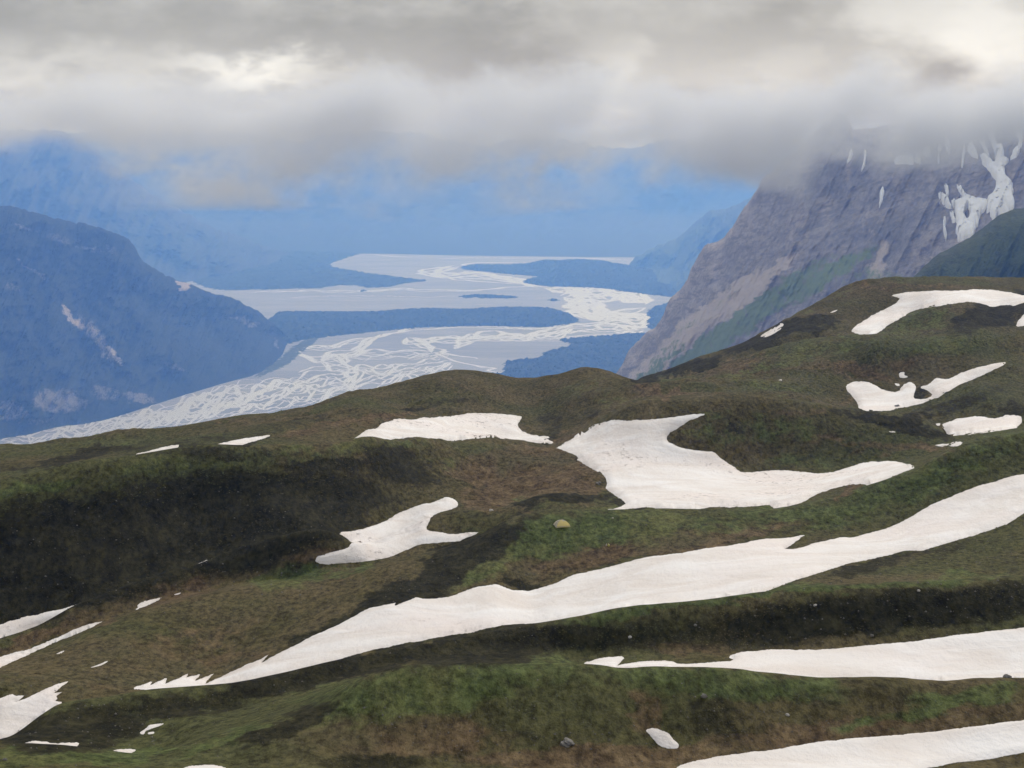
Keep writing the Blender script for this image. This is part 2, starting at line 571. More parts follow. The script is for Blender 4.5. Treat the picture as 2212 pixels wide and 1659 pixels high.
knot('P', [(0, 1425, 240), (100, 1400, 247), (215, 1352, 256), (350, 1306, 270), (451, 1282, 278), (560, 1262, 286), (677, 1252, 290), (802, 1225, 297), (902, 1198, 301),
           (1003, 1168, 305), (1060, 1143, 308), (1106, 1118, 311), (1150, 1106, 313), (1200, 1099, 315), (1300, 1101, 318), (1450, 1098, 324), (1658, 1098, 334),
           (1733, 1088, 342), (1858, 1053, 358), (1983, 1010, 378), (2084, 960, 396), (2212, 935, 412)])
K['P2'] = rel('P', 9, [(0, -6), (560, -6), (677, -4), (802, -2), (902, 2), (1003, 10), (1060, 14), (1106, 14), (1200, 11), (1300, 9), (1450, 9), (1658, 6), (1858, 2), (2000, 4), (2212, 5)])
knot('O', [(0, 1378, 268), (75, 1353, 274), (170, 1303, 285), (251, 1273, 293), (351, 1238, 304), (426, 1218, 311), (501, 1188, 319), (602, 1158, 328), (677, 1148, 333),
           (717, 1152, 335), (757, 1172, 336), (800, 1182, 336), (850, 1165, 337), (950, 1125, 339), (1050, 1105, 342), (1110, 1086, 341), (1180, 1064, 342), (1230, 1062, 343),
           (1290, 1078, 344), (1350, 1084, 346), (1450, 1082, 350), (1658, 1083, 356), (1733, 1075, 364), (1858, 1044, 380), (1983, 1006, 398), (2084, 960, 415), (2212, 937, 430)])
K['O2'] = rel('O', 10, [(0, 13), (757, 12), (800, -3), (950, -12), (1050, -8), (1110, 2), (1180, 11), (1230, 11), (1290, 0), (1350, -8), (1658, -12), (1858, -8), (2084, -4), (2212, -4)])
knot('Lm', [(0, 1220, 350), (300, 1150, 365), (600, 1092, 380), (757, 1085, 385), (900, 1060, 385), (1000, 1055, 385), (1200, 1020, 390), (1400, 1010, 395), (1658, 1022, 400),
            (1800, 1015, 412), (1983, 988, 430), (2084, 950, 440), (2212, 929, 455)])
knot('L', [(0, 1036, 430), (125, 1013, 440), (225, 996, 448), (340, 976, 455), (430, 968, 460), (520, 966, 462), (585, 960, 463), (640, 957, 463), (760, 957, 462), (840, 951, 460),
           (900, 941, 460), (1000, 950, 458), (1106, 953, 456), (1190, 962, 452), (1250, 945, 455), (1300, 915, 462), (1360, 890, 470), (1407, 876, 476), (1532, 866, 484),
           (1607, 859, 488), (1708, 866, 490), (1833, 886, 492), (1958, 903, 492), (2024, 923, 488), (2059, 941, 484), (2130, 934, 492), (2212, 925, 500)])
K['L2'] = rel('L', 25, [(0, 10), (1106, 10), (1190, -5), (1250, -10), (1360, -8), (1407, -4), (1532, -1), (1607, 5), (1708, 9), (1833, 19), (1958, 22), (2024, 14), (2059, -5), (2212, -7)])
knot('BK', [(0, 1003, 500), (300, 960, 520), (480, 930, 530), (760, 905, 545), (900, 895, 550), (1106, 897, 550), (1200, 885, 545), (1300, 860, 540), (1407, 855, 545), (1550, 850, 560),
            (1700, 855, 575), (1830, 880, 565), (1950, 880, 560), (2050, 860, 562), (2130, 845, 570), (2212, 850, 575)])
knot('S', [(0, 968, 570), (200, 950, 590), (480, 903, 625), (680, 868, 640), (774, 839, 645), (814, 837, 648), (860, 826, 650), (936, 808, 650), (1001, 803, 650), (1060, 808, 648),
           (1123, 819, 640), (1200, 811, 635), (1267, 799, 630), (1310, 806, 628), (1350, 818, 625), (1400, 832, 620), (1480, 830, 625), (1600, 818, 635), (1700, 810, 640),
           (1850, 800, 640), (2000, 790, 640), (2212, 775, 650)])
knot('W', [(0, 1010, 640), (200, 990, 660), (480, 945, 695), (680, 910, 705), (850, 872, 710), (1000, 848, 710), (1200, 850, 700), (1300, 840, 690), (1372, 827, 690), (1467, 821, 690),
           (1557, 797, 695), (1658, 767, 700), (1783, 741, 705), (1883, 725, 705), (1918, 721, 705), (1960, 727, 705), (2039, 722, 705), (2104, 706, 708), (2160, 718, 708), (2212, 713, 710)])
K['W2'] = rel('W', 45, [(0, 60), (1200, 60), (1300, 20), (1372, 3), (1467, -2), (1557, 4), (1658, 2), (1783, 3), (1883, 9), (1960, 8), (2104, 11), (2212, 9)])
knot('X', [(0, 1170, 790), (480, 1100, 800), (1000, 1000, 810), (1250, 950, 800), (1372, 836, 790), (1467, 808, 795), (1557, 777, 800), (1658, 735, 805), (1783, 692, 810), (1883, 695, 802),
           (1958, 687, 805), (2034, 658, 815), (2084, 651, 820), (2159, 661, 820), (2212, 655, 825)])
knot('Y', [(0, 1420, 900), (1000, 1300, 905), (1250, 1150, 900), (1350, 850, 900), (1385, 818, 900), (1430, 804, 900), (1470, 790, 905), (1550, 763, 910), (1600, 745, 915), (1700, 690, 920),
           (1740, 665, 920), (1790, 640, 925), (1830, 621, 930), (1880, 607, 930), (1960, 600, 935), (2100, 600, 935), (2212, 606, 935)])
k1 = np.clip((us - 1250) / 150, 0, 1)
K['E1'] = ((zrow(-340, 1060)) * (1 - k1) + (K['Y'][0] + 70) * k1, 1060 * ones)
K['E2'] = (zrow(-560, 1400) * ones, 1400 * ones)
K['E3'] = (zrow(FLOOR - 30, 3600) * ones, 3600 * ones)


def dset(name, pts, src=None):
    dd = pchip([q[0] for q in pts], [q[1] for q in pts], us)
    K[name] = (K[name][0], dd + (K[src][1] if src else 0))


dset('B', [(0, 124), (700, 136), (1000, 142), (2212, 146)])
dset('C', [(0, 138), (300, 145), (551, 152), (702, 154), (877, 158), (1400, 163), (2212, 168)])
dset('C2', [(0, 14), (2212, 15)], 'C')
dset('S2', [(0, 166), (300, 178), (600, 186), (900, 200), (1150, 205), (1400, 205), (1800, 203), (2212, 203)])
dset('M', [(0, 6), (100, 9), (300, 9), (600, 9), (1150, 9), (1600, 12), (2212, 13)], 'S2')
dset('M2', [(0, 20), (2212, 22)], 'M')
dset('N', [(0, 205), (330, 222), (600, 243), (900, 262), (1150, 275), (1500, 285), (1843, 298), (2212, 312)])
dset('P', [(0, 240), (215, 256), (450, 278), (700, 291), (1000, 303), (1200, 312), (1450, 320), (1658, 322), (1733, 322), (1858, 324), (1983, 326), (2212, 330)])
dset('P2', [(0, 14), (2212, 14)], 'P')
dset('O', [(0, 8), (757, 9), (900, 22), (1200, 20), (1700, 16), (2212, 14)], 'P2')
dset('O2', [(0, 12), (2212, 12)], 'O')
dset('Lm', [(0, 16), (600, 16), (757, 18), (900, 26), (1100, 34), (1400, 38), (1700, 44), (2212, 24)], 'O2')
dset('L', [(0, 16), (600, 18), (760, 24), (900, 34), (1106, 50), (1250, 55), (1400, 40), (1600, 34), (1958, 30), (2212, 30)], 'Lm')
dset('L2', [(0, 30), (2212, 30)], 'L')
dset('BK', [(0, 60), (600, 70), (1100, 75), (1400, 60), (1800, 50), (2212, 50)], 'L2')
dset('S', [(0, 90), (600, 90), (1000, 80), (1265, 50), (1400, 45), (2212, 45)], 'BK')
dset('W', [(0, 60), (1300, 55), (1400, 45), (2212, 40)], 'S')
dset('W2', [(0, 45), (2212, 45)], 'W')
dset('X', [(0, 60), (2212, 60)], 'W2')
dset('Y', [(0, 80), (2212, 80)], 'X')
order = ['N0', 'N1', 'N2', 'A', 'B', 'C', 'C2', 'S2', 'M', 'M2', 'N', 'P', 'P2', 'O', 'O2', 'Lm', 'L', 'L2', 'BK', 'S', 'W', 'W2', 'X', 'Y', 'E1', 'E2', 'E3']
subs = [4, 4, 4, 30, 80, 14, 24, 44, 12, 44, 60, 14, 28, 12, 44, 56, 14, 28, 40, 24, 26, 36, 40, 12, 8, 8]
KI = {n_: i for i, n_ in enumerate(order)}
tundra = Surf(us, [K[n_][0] for n_ in order], [K[n_][1] for n_ in order], subs)

# spurs, gullies and hummocks (column, depth, radius in columns, radius in log depth, rows up, slant)
U2 = us[:, None]
LD = np.log(tundra.D)
for (u0, v0, ru, rl, amp, sl) in ((1395, 1545, 40, .05, -18, -110), (1290, 1555, 60, .04, 16, -60), (1180, 1600, 90, .04, 16, 0), (1560, 1545, 80, .04, 20, 60), (1900, 1505, 90, .03, 18, 80),
                                  (1740, 1530, 60, .04, -12, 60), (900, 1600, 110, .05, 14, 0), (640, 1620, 120, .04, 12, -60), (2100, 1530, 80, .04, 12, 0), (2020, 1520, 50, .04, -10, 60),
                                  (1020, 1500, 120, .03, 10, 0), (780, 1540, 60, .05, -10, -60), (400, 1560, 90, .03, 12, -30),
                                  (700, 1240, 50, .02, 14, 0), (1120, 1150, 70, .02, 9, 40), (1090, 1240, 60, .02, 10, 0), (960, 1120, 60, .02, 12, 0), (1040, 1122, 60, .02, 12, 0),
                                  (840, 1010, 110, .03, 16, 0), (520, 1020, 140, .03, 12, 0), (250, 1080, 160, .03, 12, 0), (640, 1130, 90, .02, 14, 0), (150, 1220, 120, .02, 10, 0),
                                  (1560, 930, 70, .03, 20, 0), (1750, 960, 120, .03, 14, 0), (1480, 935, 40, .03, 12, 0), (1650, 945, 45, .03, -14, 0), (1860, 960, 80, .02, 10, 0),
                                  (960, 850, 90, .03, 12, 0), (760, 885, 120, .025, 10, 0), (1170, 890, 40, .06, -12, 0), (1260, 860, 70, .04, 16, 0), (1010, 830, 60, .03, 9, 0), (880, 870, 60, .03, -8, 0),
                                  (1780, 790, 110, .02, 12, 0), (1900, 770, 45, .025, 26, 0), (1990, 775, 50, .025, 24, 0), (1848, 785, 30, .03, -20, 0), (1945, 780, 22, .03, -16, 0), (2080, 770, 50, .025, 20, 0), (2140, 800, 60, .02, 14, 0),
                                  (1600, 805, 80, .02, 10, 0), (1985, 690, 80, .02, 12, 0), (1700, 830, 90, .02, 8, 0), (1450, 850, 60, .02, 6, 0)):
    l0 = np.log(tundra.locate(np.array([float(u0)]), np.array([float(v0)]), 4.0)[0][0])
    uc = u0 + sl * (LD - l0) / rl * 0.35
    tundra.V -= amp * 1.05 * np.exp(-((U2 - uc) / ru) ** 2 - ((LD - l0) / rl) ** 2)
X, Y, Z = tundra.xyz()
near = np.clip((Y - 60) / 60, 0, 1)
fine = (0.45 * fbm(X / 34, Y / 60, 3, 2) + 0.40 * fbm(X / 13, Y / 22, 11, 3) + 0.17 * fbm(X / 4.2, Y / 6, 23, 2) + 0.06 * vnoise(X / 1.3, Y / 1.8, 31)) * near
hum = np.ones_like(X)                              # snow lies where the ground is smoother
for (u0, v0, ru, rv_) in ((860, 938, 200, 46), (1240, 955, 170, 62), (1500, 1040, 330, 66), (1900, 850, 190, 62), (2020, 670, 230, 62), (1850, 885, 150, 40), (2120, 920, 110, 26), (480, 960, 130, 24)):
    hum = np.minimum(hum, 1 - 0.96 * np.exp(-(((U2 - u0) / ru) ** 2 + ((tundra.V - v0) / rv_) ** 2) ** 2))
fine = fine + hum * (1.7 * fbm(X / 46, Y / 32, 131, 3) + .7 * ridged(X / 30, Y / 26, 141, 2) - .3) * np.clip((Y - 325) / 120, 0, 1) * np.clip((1300 - Y) / 300, 0, 1)
rough = np.clip(fbm(X / 50, Y / 80, 77, 2) * 1.5 + 0.6, 0.25, 1.3)
Zn = Z + fine * rough * np.clip(Y / 300, 0.55, 1.6)
V_smooth = tundra.V.copy()
Vn = YH - Zn / Y * F

# ground cover: r green moss, g dark gravel plus shade painted onto the viewer-facing slopes, b brown turf   (column, row, radii, slant in degrees, weight)
COVER = {
    0: [(1230, 1150, 230, 42, -6, 1), (1060, 1195, 120, 45, -30, .9), (1700, 1115, 260, 24, -4, .7), (1980, 1045, 300, 34, -22, .8), (2160, 960, 120, 30, -15, .8),
        (560, 988, 330, 18, -5, .75), (800, 962, 150, 16, 0, .8), (900, 985, 90, 30, 20, .6), (950, 1490, 330, 55, -8, .85), (1550, 1480, 330, 36, 4, .9), (2100, 1500, 170, 20, -4, .8),
        (1960, 1545, 200, 18, -12, .7), (120, 1638, 260, 22, -3, 1), (480, 1602, 120, 16, -18, .8), (640, 1240, 80, 24, -15, .8), (760, 1225, 90, 12, -20, .7), (1450, 1312, 280, 16, -9, .85),
        (1850, 1266, 330, 10, -4, .9), (1640, 930, 170, 40, 0, .7), (1560, 905, 90, 25, 0, .6), (1740, 1000, 120, 20, -5, .65), (1800, 752, 280, 18, -14, .75), (1990, 745, 160, 24, 0, .75), (1980, 690, 120, 26, 0, .8),
        (1700, 700, 250, 14, -28, .55), (2000, 606, 220, 6, 0, .6), (1450, 830, 120, 10, -10, .6), (1640, 840, 90, 26, 10, .6), (60, 1055, 120, 14, -10, .8), (330, 1022, 130, 10, -5, .8), (250, 1050, 60, 14, 0, .6),
        (1180, 1080, 90, 14, 0, .5), (1000, 830, 200, 16, 0, .4), (1260, 850, 120, 30, 0, .4), (220, 960, 200, 8, -6, .6), (1680, 1240, 130, 12, -12, .7), (1950, 1190, 140, 10, -14, .5)],
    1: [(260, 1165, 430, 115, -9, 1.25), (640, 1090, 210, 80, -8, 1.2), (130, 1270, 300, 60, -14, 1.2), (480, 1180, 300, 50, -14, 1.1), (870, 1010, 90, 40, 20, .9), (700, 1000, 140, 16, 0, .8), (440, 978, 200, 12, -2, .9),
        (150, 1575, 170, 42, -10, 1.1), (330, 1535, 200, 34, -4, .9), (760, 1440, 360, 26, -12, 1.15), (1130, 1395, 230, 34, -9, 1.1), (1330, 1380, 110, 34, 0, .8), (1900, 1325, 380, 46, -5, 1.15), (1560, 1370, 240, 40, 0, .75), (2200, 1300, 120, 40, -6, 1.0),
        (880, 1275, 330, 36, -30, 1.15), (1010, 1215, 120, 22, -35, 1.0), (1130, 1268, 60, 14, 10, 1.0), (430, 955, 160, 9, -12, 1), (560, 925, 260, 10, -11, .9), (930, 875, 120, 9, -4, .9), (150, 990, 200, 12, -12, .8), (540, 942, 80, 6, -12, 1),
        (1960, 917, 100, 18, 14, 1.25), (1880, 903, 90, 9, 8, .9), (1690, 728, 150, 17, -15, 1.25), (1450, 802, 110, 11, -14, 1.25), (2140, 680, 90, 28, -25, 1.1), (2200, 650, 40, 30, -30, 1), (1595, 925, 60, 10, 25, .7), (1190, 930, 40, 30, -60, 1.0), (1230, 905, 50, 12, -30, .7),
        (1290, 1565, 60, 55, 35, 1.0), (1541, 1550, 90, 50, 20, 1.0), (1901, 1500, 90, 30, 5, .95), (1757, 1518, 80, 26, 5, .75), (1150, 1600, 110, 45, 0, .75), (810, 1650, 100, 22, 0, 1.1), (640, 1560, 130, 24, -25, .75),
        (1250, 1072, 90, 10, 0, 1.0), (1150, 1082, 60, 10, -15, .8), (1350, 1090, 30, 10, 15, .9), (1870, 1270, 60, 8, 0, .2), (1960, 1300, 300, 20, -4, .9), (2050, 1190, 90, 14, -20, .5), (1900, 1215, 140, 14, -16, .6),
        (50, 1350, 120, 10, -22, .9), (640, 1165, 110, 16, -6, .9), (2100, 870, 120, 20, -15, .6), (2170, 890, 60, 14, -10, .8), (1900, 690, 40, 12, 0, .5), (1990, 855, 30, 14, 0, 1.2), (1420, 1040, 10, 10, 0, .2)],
    2: [(1150, 1020, 180, 60, 0, 1.1), (1080, 1075, 120, 30, 0, .9), (1250, 1030, 70, 50, 30, .9), (280, 1310, 330, 20, -19, 1.1), (620, 1205, 130, 12, -8, 1), (690, 1240, 50, 14, 10, .9), (1400, 1185, 220, 26, -10, 1.0), (1620, 1140, 200, 18, -6, .8),
        (1200, 1220, 110, 26, -15, .7), (1300, 1640, 330, 28, 0, 1.0), (1700, 1600, 330, 32, -8, 1.1), (2100, 1555, 200, 26, -5, 1.1), (900, 1600, 240, 40, 0, .8), (1385, 1545, 40, 60, 30, .9), (300, 1420, 330, 55, -16, .55), (150, 1485, 200, 22, -15, .8), (400, 1445, 200, 26, -12, .7),
        (1640, 790, 160, 22, -8, .8), (1900, 800, 160, 24, 0, .8), (1930, 860, 150, 18, -10, .6), (1260, 950, 60, 20, 10, .8), (770, 915, 160, 12, -8, .9), (1430, 860, 110, 10, 0, .9), (1850, 1060, 60, 12, -15, 1.0), (560, 900, 160, 8, -10, .6), (1000, 840, 90, 10, 0, .5), (1180, 850, 60, 14, 0, .4), (1480, 1400, 120, 14, 0, .7), (1650, 1370, 120, 22, 0, .6),
        (1760, 950, 90, 12, 0, .7), (1720, 895, 80, 10, 0, .6), (1960, 970, 160, 10, 0, .7), (1620, 700, 120, 12, -30, .6), (1900, 620, 200, 6, 0, .7)],
}


COVER[0] = [(a, b, c, d, e, w * (.66 if b < 1040 else .95)) for a, b, c, d, e, w in COVER[0]]
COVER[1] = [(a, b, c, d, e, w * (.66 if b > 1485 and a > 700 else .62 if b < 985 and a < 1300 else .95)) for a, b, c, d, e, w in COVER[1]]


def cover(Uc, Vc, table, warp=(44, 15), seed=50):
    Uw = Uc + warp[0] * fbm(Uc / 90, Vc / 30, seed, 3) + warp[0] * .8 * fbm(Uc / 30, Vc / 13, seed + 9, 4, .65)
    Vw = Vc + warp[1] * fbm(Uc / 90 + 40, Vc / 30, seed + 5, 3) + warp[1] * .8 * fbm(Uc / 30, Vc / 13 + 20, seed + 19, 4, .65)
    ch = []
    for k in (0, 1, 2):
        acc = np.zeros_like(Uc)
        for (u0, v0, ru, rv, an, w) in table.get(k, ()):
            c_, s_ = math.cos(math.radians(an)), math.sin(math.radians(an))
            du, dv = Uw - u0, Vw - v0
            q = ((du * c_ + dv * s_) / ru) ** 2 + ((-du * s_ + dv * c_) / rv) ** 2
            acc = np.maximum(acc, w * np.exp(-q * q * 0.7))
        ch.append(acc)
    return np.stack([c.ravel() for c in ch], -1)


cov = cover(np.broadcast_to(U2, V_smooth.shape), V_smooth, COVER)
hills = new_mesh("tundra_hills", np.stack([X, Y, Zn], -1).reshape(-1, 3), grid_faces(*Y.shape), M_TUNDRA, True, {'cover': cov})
tag(hills, kind='structure')


def zn_at(u, d):
    """height of the uneven ground at column u and depth d"""
    q = np.clip((u - us[0]) / 3.0, 0, len(us) - 1.001)
    i = q.astype(int)
    w = q - i
    res = 0
    l = np.log(d)
    for c, k in ((i, 1 - w), (i + 1, w)):
        j = np.clip((LD[c] < l[:, None]).sum(1), 1, LD.shape[1] - 1)
        l0, l1 = LD[c, j - 1], LD[c, j]
        f = np.clip((l - l0) / np.maximum(l1 - l0, 1e-9), 0, 1)
        res = res + k * (Zn[c, j - 1] * (1 - f) + Zn[c, j] * f)
    return res


def ground_at(u, v, tmin=0.0):
    """world point of the tundra seen at column u, row v"""
    d, vv = tundra.locate(np.array([float(u)]), np.array([float(v)]), tmin)
    d, vv = d[0], vv[0]
    i = int(round((u - us[0]) / 3.0))
    z = np.interp(math.log(d), LD[i], Zn[i])
    return Vector(((u - CX) / F * d, d, z))


# ------------------------------------------------------------------ snow lying on a land surface
def rough_outline(poly, step, amp, seed):
    res = []
    n = len(poly)
    acc = 0.0
    for i in range(n):
        (x0, y0), (x1, y1) = poly[i], poly[(i + 1) % n]
        L = math.hypot(x1 - x0, y1 - y0)
        k = max(1, int(L / step))
        nx, ny = -(y1 - y0) / max(L, 1e-6), (x1 - x0) / max(L, 1e-6)
        for j in range(k):
            t = j / k
            s = acc + t * L
            o = amp * (float(fbm(np.array([s / 16.0]), np.array([seed * 3.7]), seed, 3, 0.7)[0]) * 1.5 + float(vnoise(np.array([s / 3.4]), np.array([seed * 1.7]), seed)[0]) * .55)
            res.append((x0 + (x1 - x0) * t + nx * o, y0 + (y1 - y0) * t + ny * o * 0.6))
        acc += L
    return res


def smooth_outline(poly, it=1):
    for _ in range(it):
        q = []
        for i in range(len(poly)):
            (x0, y0), (x1, y1) = poly[i], poly[(i + 1) % len(poly)]
            q += [(x0 * .78 + x1 * .22, y0 * .78 + y1 * .22), (x0 * .22 + x1 * .78, y0 * .22 + y1 * .78)]
        poly = q
    return poly


SNOWS = []


def snow(outline, label, surf=tundra, tmin=None, mat=None, thick=0.36, grid=7.0, step=1.7, amp=1.5, hole=None, name="snow_patch", group="snow patches on the tundra",
         cat="snow patch", soft=1, base=0.015, fade=9.0):
    seed = abs(hash(len(label) * 31 + sum(map(ord, label)))) % 997
    pl = rough_outline(smooth_outline(tr(outline), soft), step, amp, seed)
    P = np.array(pl)
    if surf is tundra: SNOWS.append(P[::3])
    x0, y0 = P.min(0)
    x1, y1 = P.max(0)
    gx = max(2.0, min(grid, (x1 - x0) / 4))
    gy = max(1.5, min(grid * 0.6, (y1 - y0) / 4))
    A, B = np.meshgrid(np.arange(x0, x1, gx), np.arange(y0, y1, gy), indexing='ij')
    r = np.random.default_rng(seed)
    A = (A + r.uniform(-.3, .3, A.shape) * gx).ravel()
    B = (B + r.uniform(-.3, .3, B.shape) * gy).ravel()
    ins = in_poly(A, B, pl)
    A, B = A[ins], B[ins]
    if len(A):
        far = edge_dist(A, B, pl) > 1.0
        A, B = A[far], B[far]
    nb = len(pl)
    verts = [Vector(p) for p in pl] + [Vector((a, b)) for a, b in zip(A, B)]
    edges = [(i, (i + 1) % nb) for i in range(nb)]
    if hole:
        hl = rough_outline(smooth_outline(tr(hole), 1), step, amp, seed + 1)
    out_ = delaunay_2d_cdt(verts, edges, [], 0, 1e-4)
    vv = np.array([(q.x, q.y) for q in out_[0]])
    ff = np.array(out_[2], dtype=int)
    cen = vv[ff].mean(1)
    keep = in_poly(cen[:, 0], cen[:, 1], pl)
    if hole: keep &= ~in_poly(cen[:, 0], cen[:, 1], hl)
    ff = ff[keep]
    used = np.unique(ff)
    remap = -np.ones(len(vv), int)
    remap[used] = np.arange(len(used))
    vv, ff = vv[used], remap[ff]
    t0 = 0.0 if tmin is None else (KI[tmin] + 0.42 if isinstance(tmin, str) else tmin)
    d, v2 = surf.locate(vv[:, 0], vv[:, 1], t0)
    x = (vv[:, 0] - CX) / F * d
    z = -(v2 - YH) / F * d
    if surf is tundra: z = z + 0.16 * fbm(x / 9 + d / 30, d / 5, 91, 3) + 0.30 * vnoise(x / 40, d / 16, 93)
    dist = edge_dist(vv[:, 0], vv[:, 1], pl)
    w = np.clip(dist / fade, 0, 1)
    if surf is tundra: z = zn_at(vv[:, 0], d) * (1 - 0.25 * w) + 0.25 * w * z + 0.06 * w + 0.015
    if surf is tundra: thick = thick * min(1.15, max(.3, float(d.mean()) / 320)) * min(1.0, max(0.45, float(dist.max()) / 10))
    w = np.maximum(w, 0.9 * np.clip(dist / max(1.0, 0.5 * float(dist.max())), 0, 1))
    z = z + base + thick * w * w * (3 - 2 * w)
    if tmin is not None:                                        # where it runs behind a crest the sheet dives under the turf
        i_ = np.clip(np.round((vv[:, 0] - surf.us[0]) / (surf.us[1] - surf.us[0])).astype(int), 0, len(surf.us) - 1)
        over = np.maximum(vv[:, 1] - surf.V[i_, int(np.searchsorted(surf.t, t0))], 0)
        d = d - np.minimum(over, 12) * 0.12
        x = (vv[:, 0] - CX) / F * d
        z = z - np.clip(over / 8, 0, 1) * (thick + 0.6)
    co = np.stack([x, d, z], -1)
    # skirt: boundary edges drawn down into the ground
    e = np.sort(np.concatenate([ff[:, [0, 1]], ff[:, [1, 2]], ff[:, [2, 0]]]), 1)
    eu, cnt = np.unique(e, axis=0, return_counts=True)
    be = eu[cnt == 1]
    bi = np.unique(be)
    top = {int(b): len(co) + k for k, b in enumerate(bi)}
    low = {int(b): len(co) + len(bi) + k for k, b in enumerate(bi)}
    lo = np.concatenate([co[bi], co[bi] - [0, 0, thick + base + .1]])
    co = np.concatenate([co, lo])
    sk = []
    for a, b in be:
        a, b = int(a), int(b)
        sk += [(top[a], top[b], low[b]), (top[a], low[b], low[a])]
    ff = np.concatenate([ff, np.array(sk, int)])
    rim = np.concatenate([np.clip(1 - dist / 6, 0, 1), np.zeros(len(lo))])[:, None]
    # make the top faces look up
    tri = co[ff]
    nz = np.cross(tri[:, 1] - tri[:, 0], tri[:, 2] - tri[:, 0])[:, 2]
    fl = nz < 0
    ff[fl] = ff[fl][:, ::-1]
    o = new_mesh(name, co, ff, mat or M_SNOW, True, {'rim': rim})
    return tag(o, label, cat, group)


snow("e:1145,967 1290,920 1275,948 1415,893 1405,942 1600,852 1585,885 1700,860 1660,915 1820,855 1765,915 1750,940 1830,905 2000,830 2090,780 2212,735 a:1740,1585 1690,1640 1970,1495 2212,1380 "
     "b:180,1420 350,1390 345,1410 480,1352 590,1360 720,1345 870,1285 1000,1268 1110,1305 1205,1312 1370,1268 1500,1205 1700,1160 1860,1115 1960,1090 2212,1055 "
     "d:150,228 400,195 600,165 790,143 665,235 740,235 900,185 1050,160 1100,163 1320,110 1430,65 c:1620,1540 1800,1470 1950,1420 2212,1350 2700,1180 3100,1070 3420,1010 3250,1110 3000,1290 2700,1420 2212,1600 "
     "d:2212,10 2100,80 1900,150 1700,210 1550,255 1440,255 1330,285 1200,310 1060,340 900,395 700,455 560,510 300,580 0,630 b:1800,1440 1300,1525 900,1580 500,1640 200,1700 "
     "e:2212,900 1800,985 1500,990 1290,990 1145,985", "longest snow band, sweeping from the right edge to a toothed tip below the tent", tmin='M', soft=0, grid=8)
snow("q:445,1222 550,1205 690,1197 720,1215 860,1205 960,1195 930,1182 980,1160 1150,1147 1350,1157 1550,1140 1800,1115 2000,1078 2206,1060 2500,1030 2900,1005 3300,1020 3200,1120 2900,1260 2500,1320 2206,1305 1900,1300 "
     "1600,1282 1300,1265 900,1248 445,1250", "broad snow band at the right edge, behind the mossy front hill", tmin='C', grid=8)
snow("q:288,1222 400,1185 490,1185 455,1218 440,1245 290,1245", "small snow tongue tapering left on the crest of the front mossy hill", tmin='C')
snow("q:690,1659 850,1618 1100,1590 1400,1545 1800,1500 2000,1480 2206,1460 2500,1425 2900,1400 3200,1420 3050,1490 2500,1560 2206,1598 2000,1630 1800,1659 1700,1700 1500,1740 690,1740",
     "nearest snow band, cut off by the bottom right corner", grid=8)
snow("q:575,1498 610,1493 670,1510 700,1540 722,1565 715,1578 680,1580 640,1570 600,1530", "small oval snow patch alone in a gully of the front hill", thick=0.25)
snow("p:785,1662 830,1651 900,1648 970,1656 980,1680 785,1680", "low snow sliver touching the bottom edge of the view", thick=0.2)
snow("e:0,1075 105,1032 140,1050 205,1048 125,1105 230,1070 400,985 500,940 580,922 530,965 450,1025 525,1015 480,1050 490,1075 470,1095 525,1100 520,1130 400,1210 300,1280 200,1350 100,1410 "
     "0,1430 -200,1430 -200,1120", "pointed snow patch with a frayed top at the lower left edge, behind the dark knoll", tmin='M', soft=0)
snow("e:0,712 100,680 230,655 330,610 500,540 700,450 880,407 840,430 770,465 600,535 430,600 230,700 100,755 0,802 -150,865 -150,760", "clean narrow snow strip along the brown gully at the left edge")
snow("e:0,435 120,395 220,365 290,362 360,330 540,300 620,268 720,240 650,305 500,365 350,440 150,520 0,580 -120,630 -120,480", "dirty grey speckled snow strip at the foot of the black slope", tmin='O', mat=M_DIRTY)
snow("e:1145,312 1185,290 1165,280 1200,245 1290,225 1385,203 1340,235 1250,275 1180,305", "small wedge of snow midway along the brown gully", thick=0.22)
snow("e:1478,184 1510,172 1545,166 1520,182", "tiny snow dash farthest up the brown gully", thick=0.15, amp=.3)
snow("e:472,688 520,665 552,656 520,682", "tiny snow dash below the clean strip at the left", thick=0.15, amp=.3)
snow("e:760,808 830,783 915,746 915,756 850,790", "thin snow thread across the brown open slope at lower left", thick=0.15, amp=.3)
snow("e:1190,1365 1245,1335 1270,1305 1330,1298 1395,1290 1390,1302 1330,1325 1270,1345 1240,1355 1225,1385 1200,1380", "crooked little snow patch in the hollow right of the dark knoll", thick=0.2, amp=.6)
snow("e:1258,1370 1315,1363 1312,1380 1262,1385", "snow crumb just under the crooked little patch", thick=0.12, amp=.3)
snow("e:205,1462 280,1440 370,1445 430,1460 470,1462 560,1458 680,1452 650,1490 560,1492 400,1490 205,1485", "low wavy snow strip along the green crest at lower left", tmin='C', thick=0.2)
snow("e:955,1520 1010,1508 1150,1510 1155,1522 1110,1545 1010,1545", "short snow lens on the green crest, right of the wavy strip", tmin='C', thick=0.2)
snow("a:830,306 960,265 1070,235 1165,220 1150,245 1050,268 900,304 850,318", "left one of two snow slivers below the far left skyline", tmin='L')
snow("a:1285,243 1400,225 1550,190 1680,165 1765,158 1680,190 1550,232 1440,264 1370,274 1320,266", "right one of two snow slivers below the far left skyline", tmin='L')
snow("a:1275,1008 1310,985 1400,958 1385,980 1330,1008 1290,1020", "small snow fleck on the low crest below the black slope", tmin='O', thick=0.2)
